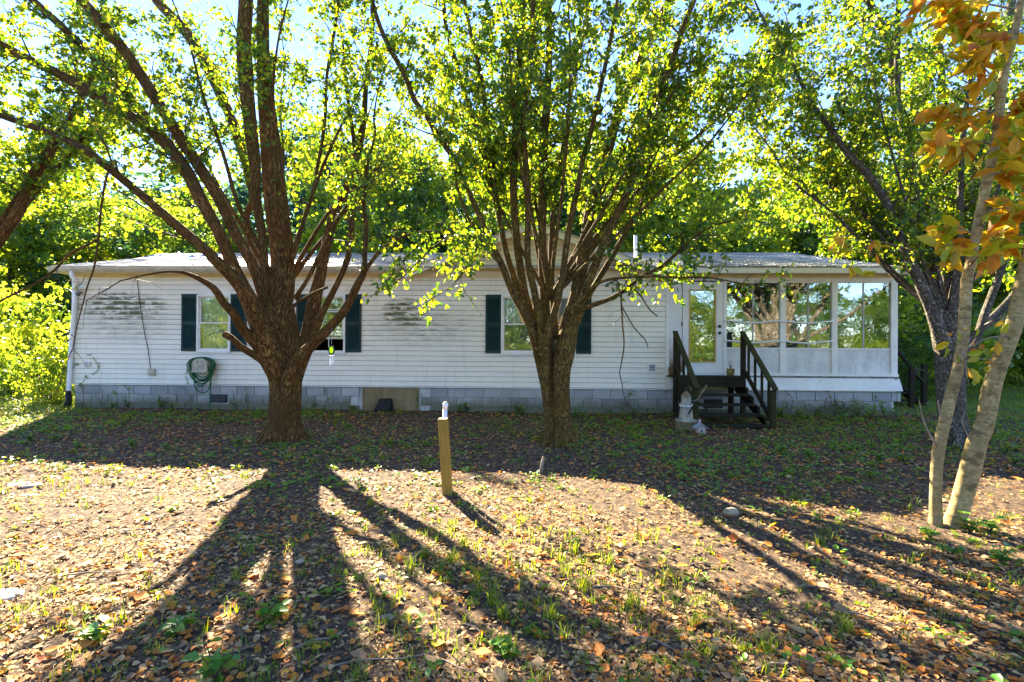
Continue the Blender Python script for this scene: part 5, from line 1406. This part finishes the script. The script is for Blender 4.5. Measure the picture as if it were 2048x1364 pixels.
# pale stepping stones at the left
stone = m_plain('pale_concrete', (.50, .47, .42), .85, .35, 5, bump=.3)
def slabstone(px, py, rx, ry, lb):
    c = G(px, py); n = 12; z = gzf(c[0], c[1])
    pl = [(c[0] + rx * math.cos(t) * random.uniform(.85, 1.1), c[1] + ry * math.sin(t) * random.uniform(.85, 1.1)) for t in np.linspace(0, 6.283, n, endpoint=False)]
    v = [(a, b_, z - .03) for a, b_ in pl] + [(a, b_, z + .016) for a, b_ in pl]
    f = [tuple(range(n))[::-1], tuple(range(n, 2*n))] + [(i, (i+1) % n, (i+1) % n + n, i + n) for i in range(n)]
    Geo().add(v, f).build('stepping_stone', stone, None, bevel=.012, label=lb, cat='stone')
slabstone(50, 971, .19, .09, 'pale flat stone in the sunlit dirt below the shrubs')
slabstone(8, 1190, .13, .07, 'pale flat stone at the sunlit edge of the leaf litter')
def rock(px, py, sx, sy, sz, lb, m):
    c = G(px, py); rs = np.random.default_rng(int(px)); v = []; n, k = 10, 6
    for i in range(k):
        ph = -math.pi / 2 + math.pi * i / (k - 1)
        for j in range(n):
            th = 6.283 * j / n; f_ = rs.uniform(.85, 1.12)
            v.append((c[0] + sx * math.cos(ph) * math.cos(th) * f_, c[1] + sy * math.cos(ph) * math.sin(th) * f_, gzf(c[0], c[1]) + sz * .4 + sz * math.sin(ph) * f_))
    f = [(i*n+j, i*n+(j+1) % n, (i+1)*n+(j+1) % n, (i+1)*n+j) for i in range(k-1) for j in range(n)]
    Geo().add(v, f).build('rock', m, None, smooth=True, label=lb, cat='rock')
tan_ = m_plain('tan_stone', (.38, .30, .19), .85, .25, 12, bump=.4)
rock(1462, 1032, .075, .05, .05, 'tan oblong stone among leaves toward the sapling', tan_)
rock(600, 1130, .04, .03, .02, 'flat tan stone lying in the trunk shadow', tan_)
rock(762, 1160, .045, .03, .025, 'small tan pebble at the edge of the trunk shadow', tan_)
rock(775, 1240, .045, .032, .015, 'flat pale tan stone in dark soil near the bottom', tan_)
# broken stump stick by the middle tree
a = G(1082, 945)
Geo().tube([(a[0], a[1], -.03), (a[0] + .01, a[1], .09), (a[0] + .03, a[1] + .02, .19)], [.026, .022, .014], 8).build('stump', MT['deadtwig'], None, smooth=True, label='short grey broken stump before the split-trunked tree', cat='stump')

# ------------------------------------------------------------------ leaf litter, grass, weeds
def scatter(n, dmin, dmax, power=1.0, xpad=1.06):
    """points over the yard wedge in front of the camera, denser near"""
    u = rng.random(n)
    if power == 1.0: d = dmin * (dmax / dmin) ** u
    else: d = (dmin ** (1-power+1) + u * (dmax ** (1-power+1) - dmin ** (1-power+1))) ** (1 / (2-power))
    sx = rng.uniform(-xpad, xpad, n) * d
    c, s_ = math.cos(YAW), math.sin(YAW)
    x = sx * c - d * s_; y = sx * s_ + d * c
    return x, y
def outside(x, y):
    k = (y < WALL_Y - .01) | (x < HX0 - .1) | (x > HX1 + .1)
    for px, py, r in ((568, 880, .36), (1118, 888, .33), (1912, 893, .30), (1890, 1052, .12), (894, 985, .05)):
        b_ = G(px, py); k &= (x - b_[0]) ** 2 + (y - b_[1]) ** 2 > r * r
    return k
# fine chaff
x, y = scatter(140000, 1.9, 11.6, 1.0, 1.5); k = outside(x, y) & (rng.random(len(x)) < .22 + .70 * (sn(x * 2.3 + 1, y * 2.3, 5) + .5 * sn(x * 6, y * 6, 2) > .0)); x, y = x[k], y[k]
n = len(x); pos = np.stack([x, y, gz(x, y) + rng.uniform(.004, .02, n)], -1)
az = rng.uniform(0, 6.283, n); d = np.stack([np.cos(az), np.sin(az), rng.normal(0, .18, n)], -1); nn = np.stack([rng.normal(0, .32, n), rng.normal(0, .32, n), np.ones(n)], -1)
sl = rng.lognormal(math.log(.022), .45, n); rn = np.clip(rng.beta(2.0, 1.7, n) * .72, 0, 1)
obj('leaf_chaff', quads_mesh('leaf_chaff', pos, d, nn, sl, sl * rng.uniform(.12, .6, n), rn, .25), MT['litter'], kind='stuff', label='fine brown chaff and crumbled leaves over the dirt', cat='leaf litter')
# whole fallen leaves, small ones as one carpet
CURL = []
for kx in range(4):
    sh = LEAF_PEAR.copy(); c_ = (.0, .16, .30, -.22)[kx]
    sh[:, 2] = sh[:, 2] * 1.6 + c_ * (sh[:, 0] - .4) ** 2 * 2 + .25 * c_ * abs(sh[:, 1]); CURL.append(sh)
def fallen(n, dmin, dmax, smin, smax, fn=None, power=1.0):
    x, y = scatter(n, dmin, dmax, power, 1.12 if n < 1000 else 1.5); k = outside(x, y)
    if fn is not None: k &= fn(x, y)
    x, y = x[k], y[k]; n = len(x)
    az = rng.uniform(0, 6.283, n); d = np.stack([np.cos(az), np.sin(az), rng.normal(0, .18, n)], -1); nn = np.stack([rng.normal(0, .28, n), rng.normal(0, .28, n), np.ones(n)], -1)
    s = rng.uniform(smin, smax, n)
    return np.stack([x, y, gz(x, y) + s * .16 + rng.uniform(.0, .012, n)], -1), d, nn, s
def rndcol(n):
    c = rng.random(n); return np.where(c < .28, rng.uniform(.05, .42, n), np.where(c < .50, rng.uniform(.45, .66, n), np.where(c < .94, rng.uniform(.66, .90, n), rng.uniform(.90, 1, n))))
pos, d, nn, s = fallen(29000, 2.0, 11.6, .020, .055, lambda x, y: rng.random(len(x)) < .35 + .65 * (sn(x * 1.7, y * 1.7, 3) > -.15))
for kx in range(4):
    sel = slice(kx, None, 4)
    obj('fallen_leaves', leaves_mesh('fallen_leaves', pos[sel], d[sel], nn[sel], s[sel], rndcol(len(pos[sel])), CURL[kx]), MT['litter'], kind='stuff', label='carpet of small brown and orange fallen leaves over the yard', cat='leaf litter')
# thicker drift of whole leaves under the trees and along the house
pos, d, nn, s = fallen(9000, 6.0, 11.6, .040, .078, lambda x, y: rng.random(len(x)) < .35 + .65 * (sn(x * 1.3 + 2, y * 1.5, 7) > -.1), .4)
cc = rng.random(len(pos)); cc = np.where(cc < .45, rng.uniform(.12, .40, len(pos)), np.where(cc < .92, rng.uniform(.66, .84, len(pos)), rng.uniform(.4, .6, len(pos))))
obj('leaf_drift', leaves_mesh('leaf_drift', pos, d, nn, s, cc, CURL[1]), MT['litter'], kind='stuff', label='drift of rusty fallen leaves in the shade along the house', cat='leaf litter')
# the largest near leaves lie singly
tone = [(.30, 'dark brown'), (.50, 'tan'), (.62, 'pale tan'), (.74, 'rust-orange'), (.84, 'bright orange'), (.93, 'deep red'), (.995, 'yellow')]
FL = {}
pos, d, nn, s = fallen(290, 2.35, 5.6, .048, .105, power=1.0)
for i in range(len(pos)):
    tix = int(rng.choice(len(tone), p=(.12, .13, .13, .26, .26, .05, .05))); kx = int(rng.integers(4))
    if (tix, kx) not in FL:
        # finer curled leaf with a stalk
        t = np.linspace(0, 1, 6); w = np.sin(np.pi * np.clip(t, .02, .98) ** .8) * .36
        V = []
        for a_, b_ in zip(t, w):
            cz = CURL[kx][:, 2].max() * (a_ - .4) ** 2 * 1.6
            for sgn in (-1, -.5, 0, .5, 1): V.append((a_, b_ * sgn + .03 * math.sin(a_ * 9 + kx) , cz + .30 * abs(b_ * sgn) * (1 if kx != 3 else -.5) + .02 * math.sin(7 * a_ + 5 * sgn)))
        Fq = [(i_*5+j, i_*5+j+1, (i_+1)*5+j+1, (i_+1)*5+j) for i_ in range(5) for j in range(4)]
        o_ = len(V); V += [(-.28, -.012, .02), (.02, -.012, .0), (.02, .012, .0), (-.28, .012, .02)]; Fq.append((o_, o_+1, o_+2, o_+3))
        me = np_mesh('fallen_leaf', np.array(V), np.array(Fq), rnd=np.clip(np.full(len(V), tone[tix][0]) + rng.normal(0, .012, len(V)), 0, 1), smooth=True); me.materials.append(MT['litter']); FL[(tix, kx)] = me
    dd = unit(d[i]); sd = unit(np.cross(nn[i], dd)); n3 = np.cross(dd, sd)
    o = bpy.data.objects.new('fallen_leaf', FL[(tix, kx)]); COL.objects.link(o)
    M3 = Matrix(((dd[0], sd[0], n3[0], 0), (dd[1], sd[1], n3[1], 0), (dd[2], sd[2], n3[2], 0), (0, 0, 0, 1)))
    o.matrix_basis = Matrix.Translation(pos[i]) @ M3 @ Matrix.Scale(float(s[i]), 4)
    shape_ = ('flat', 'slightly cupped', 'curled', 'humped')[kx]
    tag(o, f'large {shape_} {tone[tix][1]} fallen leaf lying on the yard', 'fallen leaf', f'large {shape_} {tone[tix][1]} fallen leaves')
# fallen twigs
for i in range(16):
    px, py, ln, az = [(760, 1325, .55, .25), (1120, 1260, .3, -.9), (960, 1270, .28, -.7), (470, 1010, .35, .1), (300, 1060, .5, .25), (1330, 1290, .3, -.6), (640, 1290, .25, .6), (1560, 1330, .3, .3), (200, 1150, .4, .2), (1240, 1180, .35, -.15), (900, 1330, .3, -.4), (1750, 1240, .4, -.5), (420, 1320, .45, .5), (1420, 1130, .3, .1), (1650, 1180, .3, -.3), (100, 1050, .4, .15)][i]
    c = G(px, py); z = gzf(c[0], c[1]); dx, dy = math.cos(az) * ln / 2, math.sin(az) * ln / 2
    pts = catmull(np.array([(c[0] - dx, c[1] - dy, z + .012), (c[0] - dx * .3, c[1] - dy * .3 + .012, z + .022), (c[0] + dx * .4, c[1] + dy * .4 - .01, z + .018), (c[0] + dx, c[1] + dy, z + .03)]), .05)
    Geo().tube(pts, np.linspace(.006, .0025, len(pts)), 6).build('fallen_twig', MT['deadtwig'], None, smooth=True, label='thin dry twig lying across the leaf litter', cat='twig', group='dry twigs on the yard')
# grass blades
def blades(cx, cy, n, h, spread, r):
    """arrays of bent blades (2 quads) for tufts at cx,cy"""
    m = len(cx) * n
    x = np.repeat(cx, n) + r.normal(0, spread, m); y = np.repeat(cy, n) + r.normal(0, spread, m)
    az = r.uniform(0, 6.283, m); hh_ = np.repeat(h, n) * r.uniform(.5, 1.2, m); lean = r.uniform(.15, .9, m) * hh_
    w = r.uniform(.002, .0038, m)
    b_ = np.stack([x, y, gz(x, y)], -1); dr = np.stack([np.cos(az), np.sin(az), 0 * az], -1); sd = np.stack([-np.sin(az), np.cos(az), 0 * az], -1)
    up_ = np.array([0, 0, 1.0])
    mid_ = b_ + dr * (lean * .35)[:, None] + up_ * (hh_ * .62)[:, None]; tip = b_ + dr * lean[:, None] + up_ * (hh_ * .92)[:, None]
    V = np.stack([b_ - sd * w[:, None], b_ + sd * w[:, None], mid_ + sd * (w * .8)[:, None], mid_ - sd * (w * .8)[:, None], tip + sd * .0004, tip - sd * .0004], 1)
    Fq = (np.arange(m)[:, None, None] * 6 + np.array([(0, 1, 2, 3), (3, 2, 4, 5)])[None]).reshape(-1, 4)
    rn = np.repeat(np.clip(r.beta(2, 3, m), 0, 1), 6)
    return V.reshape(-1, 3), Fq, rn
x, y = scatter(3100, 2.2, 11.3, 1.0, 1.45)
dens = .5 + .5 * sn(x * 1.1 + 3, y * 1.1, 2) + np.exp(-((x - .35) ** 2 + (y - 3.3) ** 2) / .9) * 1.2 - .15
k = outside(x, y) & (rng.random(len(x)) < dens); x, y = x[k], y[k]
V, Fq, rn = blades(x, y, 9, rng.uniform(.035, .09, len(x)), .022, rng)
obj('grass', np_mesh('grass', V, Fq, rnd=rn), MT['grass'], kind='stuff', label='thin scattered grass growing through the leaf litter', cat='grass')
# distinct tufts
for i, (px, py, h) in enumerate(((985, 1215, .16), (1010, 1240, .12), (905, 1130, .12), (880, 1150, .11), (850, 1120, .10), (930, 1100, .10), (1100, 1240, .13), (1150, 1110, .12), (1390, 1245, .13), (1170, 1180, .14), (1260, 1205, .13), (1040, 1050, .10), (905, 1055, .09), (1215, 1130, .11), (960, 1165, .12), (1590, 1000, .10), (1640, 1090, .10), (1130, 1155, .12), (1690, 1260, .12), (740, 1010, .10), (820, 1140, .10), (1530, 1300, .12))):
    c = G(px, py)
    V, Fq, rn = blades(np.array([c[0]]), np.array([c[1]]), 34, np.array([h]), .022, rng)
    V = V - np.array([c[0], c[1], gzf(c[0], c[1])])
    o = obj('grass_tuft', np_mesh('grass_tuft', V, Fq, rnd=rn), MT['grass'], label='spiky bright grass tuft standing out of the leaf litter', cat='grass tuft', group='spiky grass tufts')
    o.location = (c[0], c[1], gzf(c[0], c[1]))
# lawns beyond (left of the house and far right)
def lawn(x0, x1, y0, y1, n, h0, h1):
    x = rng.uniform(x0, x1, n); y = rng.uniform(y0, y1, n); return x, y, rng.uniform(h0, h1, n)
xs, ys, hs = [], [], []
for a in ((-26, -10.2, 7.0, 24, 6500, .06, .16), (8.6, 30, 11.5, 24, 4500, .06, .15)):
    q = lawn(*a); xs.append(q[0]); ys.append(q[1]); hs.append(q[2])
V, Fq, rn = blades(np.concatenate(xs), np.concatenate(ys), 7, np.concatenate(hs), .06, rng)
Vc = V.reshape(-1, 6, 3); ctr = Vc.mean(1, keepdims=True); V = (ctr + (Vc - ctr) * np.array([2.2, 2.2, 1.0])).reshape(-1, 3)
obj('lawn_grass', np_mesh('lawn_grass', V, Fq, rnd=rn), MT['grass'], kind='stuff', label='bright sunlit lawn at both ends of the house', cat='grass')
# low broad-leaved ground cover
def cover(x, y, per, size, h):
    m = len(x) * per; cx = np.repeat(x, per); cy = np.repeat(y, per); az = rng.uniform(0, 6.283, m)
    rad = rng.uniform(.0, .05, m) * np.repeat(h, per) / .06
    pos = np.stack([cx + np.cos(az) * rad, cy + np.sin(az) * rad, gz(cx, cy) + rng.uniform(.1, 1.0, m) * np.repeat(h, per)], -1)
    d = np.stack([np.cos(az), np.sin(az), rng.normal(.1, .3, m)], -1); nn = np.stack([rng.normal(0, .3, m), rng.normal(0, .3, m), np.ones(m)], -1)
    return pos, d, nn, rng.uniform(.6, 1.3, m) * size
x, y = scatter(14000, 2.3, 11.45, .6, 1.45)
yc = y + 0 * x
dens = np.clip((y - 4.0) / 6, .05, 1) * np.clip(.45 + .8 * sn(x * .9, y * .9, .5), .04, 1) * np.where(x > 1.5, 1.35, .85)
sunp = np.zeros(len(x), bool)
k = outside(x, y) & (rng.random(len(x)) < dens); x, y = x[k], y[k]
pos, d, nn, s = cover(x, y, 7, .050, rng.uniform(.02, .09, len(x)))
obj('ground_cover', leaves_mesh('ground_cover', pos, d, nn, s, rng.random(len(pos)), LEAF_PEAR), MT['weed'], kind='stuff', label='low broad-leaved ground cover growing in the shaded yard', cat='ground cover')
# yellowing seedlings that catch the sun in the lit patch
x, y = scatter(420, 2.5, 6.6, 1.0, 1.1); pos, d, nn, s = cover(x, y, 5, .034, rng.uniform(.015, .05, len(x)))
obj('seedlings', leaves_mesh('seedlings', pos, d, nn, s, rng.uniform(.5, 1, len(pos)), LEAF_PEAR), MT['weed'], kind='stuff', label='tiny yellow-green seedlings dotting the sunlit dirt', cat='ground cover')
# single weeds
def weed(c, h, n, lb, group, lean=.25, leaf=.06):
    c = np.array([c[0], c[1], gzf(c[0], c[1])]); g = Tubes(); P_, D_, N_, S_ = [], [], [], []
    for k in range(n):
        a = rng.uniform(0, 6.283); tip = c + np.array([math.cos(a) * lean * h * rng.uniform(.3, 1.6), math.sin(a) * lean * h, h * rng.uniform(.55, 1.05)])
        m_ = (c + tip) / 2 + np.array([0, 0, h * .12]); pts = catmull(np.array([c, m_, tip]), .05); g.add(pts, np.linspace(.005, .002, len(pts)), 5)
        for u in np.linspace(.25, 1, 7):
            q = pts[min(len(pts) - 1, int(u * (len(pts) - 1)))]
            b_ = rng.uniform(0, 6.283); P_.append(q); D_.append([math.cos(b_), math.sin(b_), .1]); N_.append([rng.normal(0, .3), rng.normal(0, .3) - .2, 1]); S_.append(leaf * rng.uniform(.6, 1.3))
    e = thing('weed', c, lb, 'weed', group)
    g.build('stem', MT['twig'], e)
    obj('foliage', leaves_mesh('foliage', np.array(P_), np.array(D_), np.array(N_), np.array(S_), rng.random(len(P_)), LEAF_PEAR), MT['weed'], e)
for px, py, h, n in ((322, 822, .30, 7), (345, 826, .22, 6), (920, 830, .24, 6), (935, 828, .20, 5), (1035, 832, .28, 8), (1045, 832, .22, 6), (1153, 838, .22, 4), (1270, 835, .14, 4), (770, 828, .16, 5), (705, 826, .16, 5), (470, 822, .18, 5), (630, 824, .16, 4), (255, 820, .18, 5), (225, 822, .15, 5)):
    weed(G(px, py), h, n, 'bright green leafy weed growing against the block foundation', 'weeds along the foundation', .35, .07)
for px, py, h, n in ((1560, 838, .34, 5), (1600, 842, .26, 6), (1640, 836, .40, 6), (1680, 838, .46, 8), (1715, 840, .42, 8), (1740, 846, .36, 7), (1770, 842, .40, 6), (1800, 850, .34, 6), (1690, 850, .30, 6), (1835, 850, .38, 6)):
    weed(G(px, py), h, n, 'tangled weed in the shade below the porch panels', 'weeds below the porch', .5, .075)
for px, py, h, n in ((1560, 905, .13, 6), (1620, 915, .13, 6), (1700, 905, .14, 7), (1760, 925, .14, 7), (1810, 930, .13, 6), (1740, 960, .12, 6), (1980, 890, .16, 7), (2010, 910, .16, 7), (2030, 930, .15, 7), (1960, 860, .18, 6), (1940, 1062, .16, 8), (1980, 1060, .12, 6), (1860, 1075, .10, 5), (2000, 1120, .12, 6), (1900, 1110, .10, 5)):
    weed(G(px, py), h, n, 'small leafy weed among leaves around the sapling', 'weeds around the sapling', .5, .06)
for px, py, h, n in ((110, 880, .14, 7), (160, 900, .13, 6), (265, 895, .13, 7), (60, 880, .16, 7), (475, 890, .12, 6), (330, 900, .10, 5), (855, 890, .30, 2), (780, 890, .12, 6), (960, 900, .12, 5), (700, 860, .12, 5), (440, 850, .13, 5)):
    weed(G(px, py), h, n, 'small green weed in the house shade near the trunks', 'weeds in the house shade', .4, .06)
for px, py, h, n in ((430, 1355, .15, 4), (180, 1285, .10, 4), (1010, 1300, .08, 4), (355, 1265, .09, 4), (545, 1240, .09, 4)):
    weed(G(px, py), h, n, 'small broad-leaved seedling in the leaf litter near the bottom', 'broad-leaved seedlings', .5, .07)
# creeping vine stems on the blocks and siding
def vine(pts, n, lb, sz=.045):
    w3 = np.array([(*W(px, py)[:1], WALL_Y - .03, W(px, py)[1]) for px, py in pts]); w3[:, 2] = np.maximum(w3[:, 2], .0)
    c = catmull(w3, .05) + rng.normal(0, .006, (1, 3))
    e = thing('ivy_vine', c[0], lb, 'vine', 'ivy on the house front')
    t = Tubes(); t.add(c, np.full(len(c), .005), 5); t.build('stem', MT['twig'], e)
    q = c[rng.integers(0, len(c), n)] + rng.normal(0, .02, (n, 3)) * np.array([1, .2, 1]); q[:, 1] = np.minimum(q[:, 1], WALL_Y - .025)
    dd = np.stack([rng.normal(0, 1, n), rng.normal(-.1, .1, n), rng.normal(-.3, .7, n)], -1); nn = np.stack([rng.normal(0, .3, n), -np.ones(n), rng.normal(.2, .3, n)], -1)
    obj('foliage', leaves_mesh('foliage', q, dd, nn, rng.uniform(.6, 1.3, n) * sz, rng.random(n), LEAF_PEAR), MT['weed'], e)
for pts, n in (([(168, 818), (170, 790), (165, 770), (176, 752)], 10), ([(232, 820), (236, 795), (230, 780)], 12), ([(258, 820), (262, 790), (256, 772)], 10), ([(205, 820), (207, 778)], 5), ([(383, 826), (384, 800), (376, 778)], 6), ([(394, 826), (395, 792), (392, 772)], 4), ([(470, 824), (468, 780)], 5), ([(494, 824), (497, 800), (492, 775)], 7),
               ([(650, 822), (655, 790), (648, 775)], 9), ([(835, 828), (836, 780)], 12), ([(1245, 836), (1248, 800), (1270, 780)], 8), ([(1575, 840), (1585, 800), (1570, 780)], 7), ([(1650, 840), (1660, 800), (1640, 760)], 9), ([(1745, 840), (1750, 790)], 8), ([(1790, 838), (1792, 780), (1785, 742)], 12), ([(190, 745), (200, 735), (188, 715)], 7), ([(150, 735), (160, 728)], 6), ([(372, 748), (385, 735), (392, 727)], 5), ([(378, 765), (372, 752)], 4)):
    vine(pts, n, 'thin ivy vine with a few leaves creeping up the house front')
